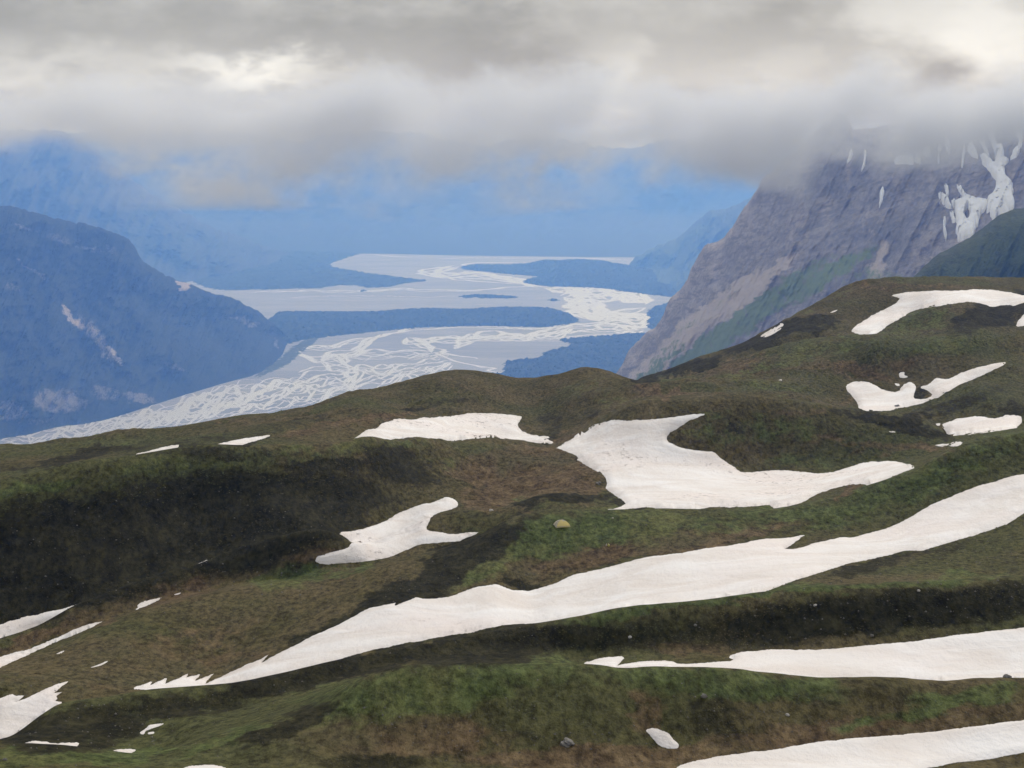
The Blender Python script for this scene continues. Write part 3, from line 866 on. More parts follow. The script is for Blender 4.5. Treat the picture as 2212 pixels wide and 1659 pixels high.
snow("b:-30,930 100,920 270,865 370,805 490,745 600,725 680,695 730,703 757,725 735,750 640,785 580,815 570,860 545,905 570,925 640,935 740,945 850,928 897,927 850,950 790,970 760,990 620,1000 500,1010 "
     "430,1040 320,1090 200,1115 0,1135 -130,1140 -177,1118 -152,1083 0,1048 40,1030 70,1000 40,975", "curved snow patch in the hollow left of the tent hill", tmin='P', mat=M_DIRTY)
snow("b:60,322 170,270 300,220 500,185 800,172 1000,175 1160,182 1165,205 1140,235 1180,265 1280,290 1355,303 1340,320 1300,325 1370,345 1385,360 1340,375 1250,345 1200,340 1140,330 1000,345 850,345 "
     "520,340 480,328 380,322 200,335", "flat topped snow patch under the central rounded hills", tmin='L', mat=M_DIRTY, amp=1.4)
snow("b:1375,378 1500,320 1590,265 1680,225 1900,212 c:-60,985 60,963 160,962 100,985 40,1000 0,1035 b:2110,295 2105,340 2180,375 c:0,1182 140,1200 210,1205 255,1250 320,1290 370,1330 410,1340 500,1330 700,1325 "
     "900,1350 1050,1320 1180,1272 1385,1270 1400,1285 1530,1303 1400,1350 1190,1430 1190,1405 1090,1410 960,1445 850,1480 800,1515 715,1560 600,1575 560,1542 480,1558 350,1565 200,1555 80,1580 0,1590 "
     "b:2020,800 2030,770 1900,775 1700,795 1690,790 1850,760 1800,700 1740,660 1710,640 1722,600 1690,545 1620,505 1550,470 1520,450 1540,440 1420,395",
     "large two armed snowfield in the basin behind the tent", tmin='P', mat=M_DIRTY, grid=8)
snow("c:1055,770 1110,745 1200,742 1260,775 1300,800 1400,820 1430,765 1480,745 1510,770 1510,800 1490,860 1560,868 1620,845 1600,815 1530,780 1600,765 1640,718 1680,730 1740,725 1800,685 1900,655 2080,618 "
     "2098,625 2000,680 1850,745 1750,810 1650,860 1500,905 1300,950 1200,950 1135,935 1140,895 1100,840 1060,800", "horned snow patch with a dark rock notch on the right hillside", tmin='L', soft=1)
snow("c:1402,688 1440,682 1435,705 1464,715 1440,724 1405,720", "snow blot just above the horned snow patch", thick=0.2, amp=.5)
snow("c:1372,757 1410,763 1405,777 1385,772", "snow crumb beside the notch of the horned patch", thick=0.15, amp=.4)
snow("c:1782,495 1830,508 1890,506 1882,526 1820,522", "small lone snow patch high on the right hillside, under the bowl", tmin='S', thick=0.25, amp=.5)
snow("c:1670,1045 1740,1010 1800,990 1920,968 2000,990 2100,975 2190,975 2200,990 2180,1020 2150,1062 2120,1062 2000,1075 1870,1085 1740,1088", "ragged snow patch at the right, behind the dark pointed hill tip", tmin='P', amp=1.6)
snow("c:1638,1030 1670,1027 1668,1043 1650,1042", "snow crumb at the left tip of the ragged patch", tmin='P', thick=0.15, amp=.3)
snow("c:1620,1158 1720,1155 1825,1145 1790,1172 1700,1175", "thin flat snow sliver below the dark pointed hill tip", tmin='P', thick=0.2)
snow("c:1333,1066 1370,1066 1384,1075 1350,1075", "tiny snow fleck on the face of the dark hill", tmin='O', thick=0.15, amp=.3)
snow("c:1090,415 1150,370 1250,310 1350,260 1400,230 1410,210 1380,200 1345,192 1390,180 1450,170 1600,160 1800,155 1950,150 2050,160 2150,178 2212,195 2500,225 2900,280 3050,330 2800,330 2500,290 2300,235 2212,230 2140,262 2130,248 "
     "2080,248 2000,268 1960,250 1870,230 1780,240 1650,255 1500,285 1400,345 1300,405 1230,470 1195,480 1200,440 1130,435", "long arched snowfield curving round the bowl on the right hilltop", tmin='W', thick=.5)
snow("c:2212,310 2170,355 2158,395 2212,388 2400,350 2400,240", "snow corner at the right edge, inside the bowl", tmin='W')
snow("c:500,470 560,440 620,405 660,393 640,425 580,465 530,482", "slim slanted snow patch on the far right hill's left flank", tmin='W', thick=.3, amp=.8)
snow("c:953,314 980,300 1010,289 985,308", "snow dash above the dark gully of the far right hill", tmin='W', thick=.2, amp=.3)
snow("c:618,736 640,728 648,738", "tiny snow fleck on the olive slope above the basin", tmin='L', thick=.15, amp=.2)
snow("c:62,858 85,852 108,853 106,862", "tiny snow fleck in the saddle above the basin", tmin='L2', thick=.15, amp=.2)

# ------------------------------------------------------------------ valley floor and river
fl = new_mesh("valley_floor", [(-30000, 1500, FLOOR), (30000, 1500, FLOOR), (30000, 48000, FLOOR), (-30000, 48000, FLOOR)], [(0, 1, 2, 3)], M_FLOOR, False)
tag(fl, kind='structure')


def on_floor(u, v):
    d = -FLOOR * F / (v - YH)
    return (u - CX) / F * d, d


rv_co, rv_f = [], []
wt_co = []
rib = [0]


def ribbon(pts, width, seed):
    """one channel: points in world metres, width in metres along the path"""
    P = np.array(pts, float)
    seg = np.r_[0, np.cumsum(np.hypot(*np.diff(P, axis=0).T))]
    width = width * KM * (0.19 + 0.27 * min(1.0, max(0.0, (P[:, 1].mean() - 10500) / 7000)))
    n = max(6, int(seg[-1] / 32))
    s = np.linspace(0, seg[-1], n)
    x, y = np.interp(s, seg, P[:, 0]), np.interp(s, seg, P[:, 1])
    x = np.convolve(np.pad(x, 2, 'edge'), np.ones(5) / 5, 'valid')
    y = np.convolve(np.pad(y, 2, 'edge'), np.ones(5) / 5, 'valid')
    tx, ty = np.gradient(x), np.gradient(y)
    L = np.hypot(tx, ty) + 1e-9
    nx, ny = -ty / L, tx / L
    env = np.clip(np.minimum(s, seg[-1] - s) / (6 * width), 0.12, 1)
    w1 = width * env * (0.5 + 0.38 * fbm(s / 270, s * 0 + seed, seed, 3, .6))
    w2 = width * env * (0.5 + 0.38 * fbm(s / 240, s * 0 + seed + 7, seed + 3, 3, .6))
    z = FLOOR + 0.6 + 0.02 * rib[0]
    rib[0] += 1
    base = sum(len(c) for c in rv_co)
    a = np.stack([x + nx * w1, y + ny * w1, np.full(n, z)], -1)
    b = np.stack([x - nx * w2, y - ny * w2, np.full(n, z)], -1)
    rv_co.append(np.stack([a, b], 1).reshape(-1, 3))
    g_ = 1.35 + 5.0 / width
    wt_co.append(np.stack([a - [0, 0, 0] + np.stack([nx * w1, ny * w1, 0 * nx], -1) * (g_ - 1), b - np.stack([nx * w2, ny * w2, 0 * nx], -1) * (g_ - 1)], 1).reshape(-1, 3))
    i = base + 2 * np.arange(n - 1)
    rv_f.append(np.stack([i + 1, i + 3, i + 2, i], -1))


def channel(pts, width, wob=1.0, seed=1, braids=1, spread=0.0):
    """traced thread ('s' crop), wandering a little; braids > 1 weaves several threads round it, spread in view rows"""
    V = np.array(tr(pts))
    seg = np.r_[0, np.cumsum(np.hypot(*np.diff(V, axis=0).T))]
    n = max(8, int(seg[-1] / 1.6))
    s = np.linspace(0, seg[-1], n)
    u, v = pchip(seg, V[:, 0], s), pchip(seg, V[:, 1], s)
    for k in range(braids):
        sd = seed * 13 + k * 5
        off = wob * 1.5 * fbm(s / 16, s * 0 + sd, sd, 4, .62)
        ph = (k + .5) / braids * 2 - 1 if braids > 1 else 0
        env = np.clip(np.minimum(s, seg[-1] - s) / 25, 0.15, 1)
        sp = spread * (ph * 0.75 + 1.5 * fbm(s / 38, s * 0 + sd * .7, sd + 2, 3, .6)) * env if braids > 1 else 0
        vv = np.maximum(v + off + sp, YH + 235)
        uu = u + wob * 3 * fbm(s / 24, s * 0 + sd + 31, sd + 8, 3)
        a, b = 0, n
        if braids > 1 and k % 3:
            r = np.random.default_rng(sd)
            a = int(n * r.uniform(0, .45))
            b = int(n * r.uniform(.55, 1))
        x, d = on_floor(uu[a:b], vv[a:b])
        wd = width * (1.0 if k == 0 else (0.35 + 0.5 * hash2(np.array([k]), np.array([sd]), 3)[0]))
        ribbon(np.stack([x, d], -1), wd, sd + 1)


channel("s:1700,122 1850,128 2085,133", 90, .3, 1)
channel("s:1720,138 1900,160 2040,185", 170, .3, 2, 5, 3)
channel("s:1450,148 1250,150 1080,158 1060,165 1120,172", 110, .4, 3)
channel("s:480,100 600,110 760,122", 40, .3, 4, 3, 1.5)
channel("s:900,130 1150,120 1400,128", 40, .3, 44)
channel("s:1040,175 930,190 900,210 990,230 1100,215 1250,235 1400,262 1550,295", 130, .7, 5, 7, 5)
channel("s:860,178 920,182 800,210 870,226 960,242 1130,255 1300,268 1450,283 1560,300", 90, .6, 6, 3, 3)
channel("s:1200,320 1000,320 760,318 700,305 500,322 250,325 0,325 -250,330", 75, .4, 7, 5, 2.5)
channel("s:1540,300 1350,300 1100,318 900,322", 60, .4, 8, 3, 2)
channel("s:0,365 300,352 600,350 900,356 1150,352", 22, .4, 9, 3, 2)
channel("s:1540,298 1700,312 1850,318 2000,345 2165,382 2150,402", 110, .8, 10, 10, 9)
channel("s:1640,355 1760,345 1900,368 2040,360 2120,395", 90, .8, 11, 9, 10)
channel("s:1560,305 1700,330 1780,370 1680,400 1800,430 1690,440 1830,470 2000,490 2150,500", 110, 1.0, 12, 9, 9)
channel("s:1660,358 1720,385 1900,420 1850,445 1970,470 2170,478", 100, 1.0, 13, 9, 9)
channel("s:2160,420 2060,440 1950,455 2100,470 2175,485 2130,530 2000,512 1850,520", 95, .7, 14, 7, 6)
channel("s:2170,482 2140,545 1950,522 1780,520 1650,530 1540,546 1350,540 1150,534 950,540 800,548 700,565 600,585 530,602", 75, .5, 15, 5, 4)
channel("s:2150,552 1980,545 1780,548 1600,575 1420,590 1200,595 1000,612 850,610 720,600", 80, .7, 16, 10, 8)
channel("s:2070,578 1900,583 1700,600 1580,612 1300,608 1050,608", 50, .5, 17, 5, 4)
channel("s:540,600 450,622 330,640 310,655 200,662 90,668 65,685 110,708 190,738 260,722 420,702 600,690 760,690 870,690", 70, .7, 18, 5, 6)
channel("s:720,600 710,625 760,640 860,658 870,690", 100, .6, 19, 7, 10)
channel("s:860,660 960,680 920,690 1010,712 1130,718 1145,732", 45, .6, 20, 3, 4)
channel("s:880,690 980,735 1080,760 1170,775 1255,785 1190,798 1240,815 1335,820", 48, .5, 21, 3, 3)
channel("s:990,742 850,770 700,800 600,820 420,800 300,760 200,735", 70, .8, 22, 7, 12)
channel("s:560,580 480,640 420,690 250,715 200,740", 60, 1.0, 23, 7, 9)
channel("s:870,690 700,705 450,715 250,722", 60, .7, 24, 7, 8)
channel("s:200,740 300,765 380,800 250,840 420,850 150,880 -50,900 -300,960 -620,1050 -1000,1130 -1720,1235", 80, 1.2, 25, 9, 22)
channel("s:430,800 350,860 400,900 100,930 -200,1000 -500,1050 -900,1120 -1720,1215", 60, 1.2, 26, 7, 18)
channel("s:60,820 250,830 -100,880 -400,930 -620,1000 -900,1075 -1300,1160 -1720,1210", 45, 1.2, 27, 5, 16)
channel("s:700,800 500,850 350,900 150,970 -150,1010 -350,1060 -700,1120", 50, 1.2, 28, 5, 16)
channel("s:1000,760 900,800 700,830 600,870 420,930 200,990", 50, 1.2, 29, 7, 14)
channel("s:980,625 1040,640 1000,660 1130,625", 40, .8, 30, 5, 6)
channel("s:720,735 900,715 980,700 760,712", 40, .8, 31, 5, 6)
def union(name, rc, rf, mat, lift):
    # the threads cross each other: their union, row by row, is one flat sheet of water
    tri = np.concatenate([rf[:, [0, 1, 2]], rf[:, [0, 2, 3]]])
    rv = YH - FLOOR / rc[:, 1] * F
    ru = CX + rc[:, 0] / rc[:, 1] * F
    DV, V0R = 0.4, 520.0
    Tu, Tv = ru[tri], (rv[tri] - V0R) / DV
    r0, r1 = np.ceil(Tv.min(1) - .5).astype(int), np.floor(Tv.max(1) - .5).astype(int)
    runs = []
    for k in range(int((r1 - r0).max()) + 1):
        m = r0 + k <= r1
        if not m.any(): break
        yv = r0[m] + k + .5
        xa, xb = np.full(len(yv), 1e9), np.full(len(yv), -1e9)
        for i, j in ((0, 1), (1, 2), (2, 0)):
            ya, yb = Tv[m][:, i], Tv[m][:, j]
            hit = (ya > yv) != (yb > yv)
            q = Tu[m][:, i] + (Tu[m][:, j] - Tu[m][:, i]) * (yv - ya) / np.where(yb == ya, 1, yb - ya)
            xa, xb = np.where(hit, np.minimum(xa, q), xa), np.where(hit, np.maximum(xb, q), xb)
        runs.append(np.stack([r0[m] + k, xa, xb], -1)[xb > xa])
    runs = np.concatenate(runs)
    runs = runs[np.lexsort((runs[:, 1], runs[:, 0]))]
    merged = []
    row, a_, b_ = runs[0]
    for q, xa, xb in runs[1:]:
        if q == row and xa <= b_ + .15: b_ = max(b_, xb)
        else:
            merged.append((row, a_, b_))
            row, a_, b_ = q, xa, xb
    merged.append((row, a_, b_))
    mg = np.array(merged)
    corner = []
    for uu_, dv_ in ((1, 1), (2, 1), (2, 0), (1, 0)):
        d_ = -FLOOR * F / (V0R + (mg[:, 0] + dv_) * DV - YH)
        corner.append(np.stack([(mg[:, uu_] - CX) / F * d_, d_, np.full(len(mg), FLOOR + lift)], -1))
    return new_mesh(name, np.stack(corner, 1).reshape(-1, 3), np.arange(4 * len(mg)).reshape(-1, 4), mat, False)


river = union("river", np.concatenate(rv_co), np.concatenate(rv_f), M_WATER, .8)
wet = union("wet_gravel", np.concatenate(wt_co), np.concatenate(rv_f), M_WET, .4)
tag(wet, kind='structure')
tag(river, kind='structure')


def forest(outline, label, cell=13.0, hump=0.0, tree=(6, 19), seed=3, mat=None, density=1.0, name="forest"):
    """a far wood on the valley floor: a canopy of pointed crowns"""
    pl = np.array([on_floor(u, v) for u, v in rough_outline(smooth_outline(tr(outline), 1), 3, 1.0, seed)])
    x0, y0 = pl.min(0)
    x1, y1 = pl.max(0)
    cell = cell * 1.35
    hump = hump * KM
    cy_ = cell * 1.7
    xs, ys = np.arange(x0, x1, cell), np.arange(y0, y1, cy_)
    A, B = np.meshgrid(xs, ys, indexing='ij')
    r = np.random.default_rng(seed)
    A = A + r.uniform(-.35, .35, A.shape) * cell
    B = B + r.uniform(-.35, .35, B.shape) * cy_
    ins = in_poly(A, B, pl)
    ins &= fbm(A / 200, B / 400, seed + 4, 3) < 0.55 * density + (density >= 1) * 2
    D = np.zeros_like(A)
    flat = ins.ravel().copy()
    dd = np.zeros(flat.sum())
    # distance to the shore, for the hump
    dd = edge_dist(A.ravel()[flat], B.ravel()[flat], pl[::3])
    D.ravel()[flat] = dd
    ins &= D > 70 * r.uniform(0, 1, A.shape) ** 2.5
    flat = ins.ravel()
    H = r.uniform(tree[0], tree[1], A.shape) * (r.uniform(0, 1, A.shape) > .35) + 2.0
    hill = hump * (1 - np.exp(-D / 350)) * np.clip(0.65 + 0.7 * fbm(A / 650, B / 1400, seed, 3), 0.1, 2)
    Zc = FLOOR + np.where(ins, H * np.clip(D / 25, .5, 1) + hill, -1.0)
    idx = np.arange(A.size).reshape(A.shape)
    q = np.stack([idx[:-1, :-1], idx[1:, :-1], idx[1:, 1:], idx[:-1, 1:]], -1).reshape(-1, 4)
    q = q[flat[q].any(1)]
    used = np.unique(q)
    mp = -np.ones(A.size, int)
    mp[used] = np.arange(len(used))
    o = new_mesh(name, np.stack([A.ravel(), B.ravel(), Zc.ravel()], -1)[used], mp[q], mat or M_FOREST, False)
    return tag(o, label, "forest", "dark woods on the valley floor", 'stuff')


forest("s:-140,455 200,452 500,455 700,440 850,432 1100,440 1500,430 1620,435 1720,470 1768,500 1700,520 1560,541 1200,530 850,538 600,558 300,590 100,615 0,640 -90,690", "long dark wooded island across the middle of the river plain", hump=52, seed=5)
forest("s:1018,185 1130,170 1500,165 1850,178 2040,185 2400,240 2400,365 2120,337 1900,303 1700,297 1530,292 1408,270 1440,252 1600,242 1400,226 1200,206", "humped wooded island beside the far bend of the river", hump=85, cell=14, seed=6)
forest("s:872,258 700,275 620,298 450,301 440,287 290,287 200,305 0,308 -430,320 -600,250 -700,80 -200,60 460,92 330,130 230,170 420,205 600,230 760,250", "wide flat wood on the far left plain", cell=22, seed=7, hump=8)
forest("s:1290,745 1400,735 1545,722 1530,690 1740,645 1600,612 1850,595 2160,572 2400,600 2300,950 1170,950 1170,825 1310,815 1300,780", "wood at the foot of the grey mountain", seed=8, hump=4, cell=12)
forest("s:2165,440 2185,420 2400,370 2400,600 2170,552 2150,520 2182,480 2155,465", "small dark wood on the right bank below the mountain", seed=9, hump=20)
forest("s:1020,352 1150,345 1300,350 1420,360 1300,366 1050,362", "thin row of scrub trees on the gravel plain", seed=10, cell=11, density=.75)
forest("s:446,316 484,317 486,325 448,326", "tiny clump of trees alone on the gravel", seed=11, cell=10)
forest("s:1560,372 1630,372 1650,382 1570,384", "small scrub clump on the river's inner bank", seed=12, cell=10, density=.8)
forest("V:598,775 640,742 700,715 690,735 655,760 640,775 610,795 560,815 540,818", "pale scrub along the foot of the wooded ridge", seed=13, cell=11, tree=(1, 4), mat=mat_forest("scrub", (0.06, 0.075, 0.03), (0.09, 0.10, 0.05)))

# ------------------------------------------------------------------ mountains


def mountain(name, u0, u1, step, curves, subs, mat, table, push, vr, seed, spike=0.0, cell=(60, 120), label=None, km=KM):
    uu = np.arange(u0, u1 + step, step)
    kv, kd = [], []
    for pts in curves:
        a = np.array(pts, float)
        kv.append(pchip(a[:, 0], a[:, 1], uu))
        d = pchip(a[:, 0], a[:, 2], uu) * km
        kd.append(d)
    kd = np.array(kd)
    for k in range(1, len(kd)): kd[k] = np.maximum(kd[k], kd[k - 1] + 5)
    S = Surf(uu, kv, kd, subs)
    tt = S.t / S.t[-1]
    Ug = np.broadcast_to(uu[:, None], S.V.shape)
    relief = kd[-2] - kd[0]
    env = np.sin(np.clip(S.t / (len(curves) - 2), 0, 1) * math.pi) ** 0.6
    env = env[None, :] * np.clip(relief / (900 * km), 0, 1)[:, None]
    g1 = ridged((Ug + 0.45 * S.V) / cell[0], S.V / cell[1] + 0.004 * Ug, seed, 5, .55) - .62
    g2 = fbm(Ug / (cell[0] * 1.8), S.V / (cell[1] * .8), seed + 40, 4)
    g3 = ridged((Ug + 0.5 * S.V) / (cell[0] * .22), S.V / (cell[1] * .16), seed + 70, 4, .6) - .62
    S.D = S.D - push * km * env * (g1 * 1.2 + g2 * .6 + g3 * .22)
    crest_env = np.exp(-((S.t - (len(curves) - 2)) / 0.35) ** 2)[None, :] * np.clip(relief / (400 * km), 0.15, 1)[:, None]
    S.V = S.V + vr * crest_env * fbm(Ug / 16, Ug * 0 + seed, seed, 4, .6)
    S.V = S.V + vr * .35 * env * fbm(Ug / 14, S.V / 10, seed + 3, 4, .6)
    if spike:
        r = np.random.default_rng(seed)
        S.V = S.V - spike * r.uniform(0, 1, S.V.shape) ** 2 * (S.t < len(curves) - 1.2)[None, :] * (S.t > 0.03)[None, :]
    Xm, Ym, Zm = S.xyz()
    c = cover(Ug, S.V, table, (16, 10), seed + 60)
    o = new_mesh(name, np.stack([Xm, Ym, Zm], -1).reshape(-1, 3), grid_faces(*Ym.shape), mat, True, {'cover': c})
    tag(o, label, kind='structure')
    return S


def fd(v): return -FLOOR * F / (v - YH) / KM


RK = 0.75


def fr(v): return -FLOOR * F / (v - YH) / RK


foot = [(900, 1462), (1150, 1462), (1250, 1462), (1327, 1468), (1500, 1530), (1700, 1620), (2000, 1830), (2300, 1980), (2900, 2200)]
right = mountain("mountain", 900, 2900, 2.0, [
    [(u, v, fr(v)) for u, v in foot],
    [(900, 1455, 7650), (1150, 1008, 7700), (1250, 930, 7600), (1327, 840, 7700), (1367, 812, 7640), (1447, 775, 7400), (1522, 745, 7200), (1652, 700, 6850), (1808, 690, 6450), (2000, 700, 6000), (2212, 700, 5600), (2900, 700, 5000)],
    [(900, 1450, 7680), (1150, 1007, 7710), (1250, 922, 7650), (1327, 826, 7760), (1367, 770, 7760), (1447, 700, 7600), (1522, 640, 7400), (1652, 520, 7150), (1808, 440, 6850), (2000, 440, 6400), (2212, 440, 6000), (2900, 430, 5300)],
    [(900, 1445, 7700), (1150, 1006, 7720), (1250, 912, 7700), (1327, 815, 7900), (1367, 747, 7900), (1427, 692, 7880), (1447, 647, 7850), (1477, 617, 7820), (1492, 582, 7800), (1507, 557, 7780), (1522, 531, 7760), (1557, 519, 7720), (1587, 481, 7690),
     (1607, 451, 7660), (1632, 416, 7630), (1652, 381, 7600), (1663, 371, 7590), (1708, 331, 7500), (1758, 291, 7400), (1793, 256, 7340), (1808, 243, 7300), (1828, 248, 7250), (1845, 280, 7200), (1900, 270, 7100),
     (1960, 264, 7000), (2000, 256, 6900), (2110, 258, 6700), (2212, 248, 6500), (2900, 240, 5800)],
    [(900, 1450, 7800), (1150, 1020, 7900), (1327, 880, 8300), (1500, 700, 8900), (1808, 420, 8700), (2212, 420, 8000), (2900, 420, 7400)]],
    [70, 110, 120, 12], M_ROCK,
    {0: [(1490, 722, 200, 26, -42, 1.5), (1400, 790, 60, 12, -45, 1.2), (1650, 610, 110, 16, -42, 1.0), (1900, 575, 16, 60, 15, .9), (1880, 480, 14, 60, 5, .5)],
     1: [(1500, 785, 130, 20, -38, 1.4), (1600, 700, 230, 24, -37, 1.3), (1780, 600, 130, 22, -30, 1.0), (1850, 600, 120, 22, 0, .6), (1450, 745, 90, 10, -45, .6), (1420, 795, 80, 12, -40, .8), (1550, 660, 60, 8, -40, .5)],
     2: [(1856, 342, 14, 24, 0, 1.0), (1400, 770, 60, 12, -50, .5)]},
    120, 7, 5, cell=(80, 200), km=RK)
mountain("rocky_spur", 1349, 1760, 2.0, [
    [(1349, 584, fd(584)), (1440, 632, fd(632)), (1520, 670, fd(670)), (1760, 720, fd(720))],
    [(1349, 584, 14200), (1440, 585, 13100), (1520, 590, 12000), (1760, 560, 11200)],
    [(1349, 583, 14220), (1372, 557, 14300), (1407, 536, 14300), (1457, 519, 14200), (1497, 486, 14000), (1532, 456, 13800), (1582, 446, 13600), (1617, 428, 13500), (1760, 380, 13000)],
    [(1349, 590, 14900), (1500, 560, 15500), (1760, 500, 15000)]],
    [60, 70, 8], M_GHILL,
    {0: [(1575, 470, 50, 8, -40, .3)], 1: [(1430, 560, 100, 60, 0, .9), (1500, 600, 120, 40, 0, .9), (1480, 510, 60, 14, -25, .9)], 2: []}, 450, 5, 15, cell=(45, 90))
mountain("wooded_ridge", -700, 622, 1.6, [
    [(-700, 1130, fd(1130)), (-400, 1060, fd(1060)), (0, 949, fd(949)), (67, 938, fd(938)), (110, 926, fd(926)), (207, 912, fd(912)), (293, 887, fd(887)), (400, 853, fd(853)), (501, 823, fd(823)), (557, 808, fd(808)), (609, 768, fd(768)), (622, 737, fd(737))],
    [(-700, 960, 5400), (-400, 900, 5750), (0, 830, 6550), (110, 815, 6900), (293, 790, 7350), (400, 770, 7700), (501, 765, 8150), (557, 760, 8420), (609, 745, 8950), (622, 735, 9330)],
    [(-700, 640, 6600), (-400, 640, 6900), (0, 620, 7400), (200, 630, 7800), (293, 660, 8000), (426, 700, 8350), (557, 710, 8900), (609, 728, 9220), (622, 734, 9340)],
    [(-700, 420, 7400), (-400, 430, 7600), (0, 444, 8000), (50, 454, 8050), (125, 474, 8150), (200, 489, 8250), (251, 506, 8320), (281, 521, 8370), (291, 531, 8400), (301, 552, 8420), (321, 572, 8480), (361, 597, 8560), (401, 612, 8650),
     (426, 624, 8720), (476, 639, 8820), (521, 654, 8950), (557, 674, 9080), (587, 697, 9200), (609, 717, 9300), (622, 732, 9350)],
    [(-700, 560, 9000), (0, 560, 9600), (300, 680, 9600), (557, 760, 9600), (622, 760, 9450)]],
    [80, 110, 110, 10], M_WOOD,
    {0: [(215, 735, 75, 20, 52, .62), (160, 690, 40, 10, 50, .8), (250, 765, 40, 8, 45, .8), (60, 580, 60, 8, 35, .5), (395, 615, 16, 7, 30, 1.1)],
     1: [(450, 800, 200, 20, -18, .6), (100, 800, 160, 30, 0, .5), (330, 540, 60, 10, 30, .4)],
     2: [(125, 868, 62, 24, 3, 0.86), (230, 852, 40, 12, 10, 0.63), (300, 862, 40, 10, 12, 0.77), (20, 885, 40, 26, 0, 0.69), (380, 795, 40, 10, 15, 0.51), (530, 693, 40, 7, 15, 0.77), (50, 495, 40, 7, 12, 0.59), (120, 515, 60, 7, 10, 0.51), (195, 540, 40, 8, 15, 0.63),
         (245, 540, 25, 12, 30, 0.51), (600, 745, 8, 14, 0, 0.69), (80, 905, 60, 10, -8, 0.51), (30, 620, 40, 10, 20, 0.43), (230, 660, 30, 8, 10, 0.34)]},
    260, 5, 25, spike=2.4, cell=(55, 110))
mountain("left_mountain", -1100, 640, 4.0, [
    [(-1100, 700, fd(700)), (0, 640, fd(640)), (200, 632, fd(632)), (430, 605, fd(605)), (560, 580, fd(580)), (640, 560, fd(560))],
    [(-1100, 500, 11500), (0, 470, 13000), (200, 490, 13300), (430, 540, 14200), (640, 555, 15700)],
    [(-1100, 282, 13500), (0, 280, 14600), (100, 281, 14800), (150, 290, 14900), (190, 312, 15000), (230, 345, 15100), (290, 390, 15200), (350, 430, 15300), (420, 470, 15450), (500, 505, 15600), (640, 553, 15800)],
    [(-1100, 400, 15500), (0, 400, 16500), (640, 570, 16400)]],
    [60, 80, 8], M_FAR,
    {0: [(190, 400, 12, 50, -40, .35), (80, 400, 10, 60, -40, .3)], 1: [(300, 550, 300, 60, 0, .8)], 2: []}, 700, 7, 35, cell=(60, 140))
mountain("far_mountains", -1500, 3600, 8.0, [
    [(-1500, 548, fd(548)), (780, 548, fd(548)), (1000, 552, fd(552)), (1400, 556, fd(556)), (3600, 556, fd(556))],
    [(-1500, 470, 17800), (700, 480, 17800), (1200, 465, 18200), (3600, 460, 18000)],
    [(-1500, 290, 20500), (300, 287, 20500), (520, 284, 20800), (640, 304, 20500), (740, 285, 20600), (880, 288, 20400), (1050, 312, 20300), (1130, 298, 20400), (1200, 302, 20600), (1340, 318, 20300), (1500, 300, 20200), (1700, 310, 20000), (3600, 300, 20000)],
    [(-1500, 400, 24000), (3600, 400, 24000)]],
    [50, 90, 8], M_FAR, {1: [(1100, 530, 900, 40, 0, .8)]}, 380, 9, 45, cell=(80, 150))

GR = "snow streaks on the grey mountain"


def streak(o, label, **k):
    snow(o, label, surf=right, tmin=0.0, mat=M_FSNOW, thick=12.0, base=9.0, grid=2.6, step=0.7, amp=k.pop('amp', .7) * 1.5, name="snow_streak", group=GR, cat="snow streak", fade=3.0, soft=k.pop('soft', 0), **k)


streak("m:1790,40 1910,40 1895,200 1930,310 1980,290 1990,350 1980,430 2045,425 1990,490 2000,560 2020,640 2090,690 2060,700 2100,760 2075,770 2095,850 2110,915 2030,1000 1870,1060 1840,960 1810,980 1830,900 1810,870 1880,810 1910,720 1910,640 1850,540 1760,450 1740,370 "
       "1800,400 1890,490 1905,400 1890,300 1860,220", "largest snow streak, a branching chute down the grey mountain to the green hill", amp=1.0)
streak("m:1430,870 1480,905 1550,870 1560,830 1490,700 1530,740 1600,840 1700,880 1780,890 1830,900 1780,960 1740,1010 1720,1090 1660,1230 1500,1290 1480,1180 1500,1120 1470,1000 1440,930", "ragged snow fan with a dark hole, left of the main chute",
       hole="m:1600,910 1550,1060 1600,1140 1640,1050 1630,960", amp=1.3)
streak("m:1290,790 1340,830 1400,880 1430,930 1370,920 1320,860", "slanting snow finger at the left side of the fan")
streak("m:1350,700 1400,770 1370,830 1370,760", "small bent snow finger above the fan's left side")
streak("m:1640,240 1680,300 1715,390 1650,370 1600,310", "wedge shaped snow patch left of the chute's top")
streak("m:810,435 860,420 1000,410 1030,430 1010,455 940,445 830,450", "level bar of snow midway along the grey mountain's upper face")
streak("m:1040,395 1070,382 1100,430 1060,442 1032,420", "snow blot at the right end of the level bar", amp=.4)
streak("m:1350,80 1390,200 1420,270 1405,345 1370,290", "hanging snow tongue under the cloud, left of the wedge")
streak("m:1735,205 1790,270 1838,375 1790,320", "long thin snow line beside the chute's top", amp=.4)
streak("m:2120,140 2205,150 2190,260 2140,300 2170,200", "crooked snow streak right of the chute's top")
streak("m:655,800 680,750 705,765 685,840 650,920 648,905", "lone narrow snow streak low on the left half of the face", amp=.4)
streak("m:1338,1090 1372,1085 1357,1150 1382,1250 1366,1288 1340,1180", "lone upright snow streak below the fan", amp=.4)
streak("m:2065,405 2110,340 2170,305 2130,375", "short diagonal snow bar right of the chute", amp=.4)
streak("m:1115,340 1200,325 1192,352 1155,368", "small triangular snow spot above the level bar", amp=.4)
streak("m:488,335 508,345 495,460 455,530 478,460", "curved snow edge beside the tan cliff near the peak", amp=.3)
streak("m:298,445 345,345 365,345 345,395", "short snow slash left of the tan cliff", amp=.3)
streak("m:1410,990 1450,1030 1472,1075 1440,1085", "small snow scrap left of the fan's middle", amp=.4)
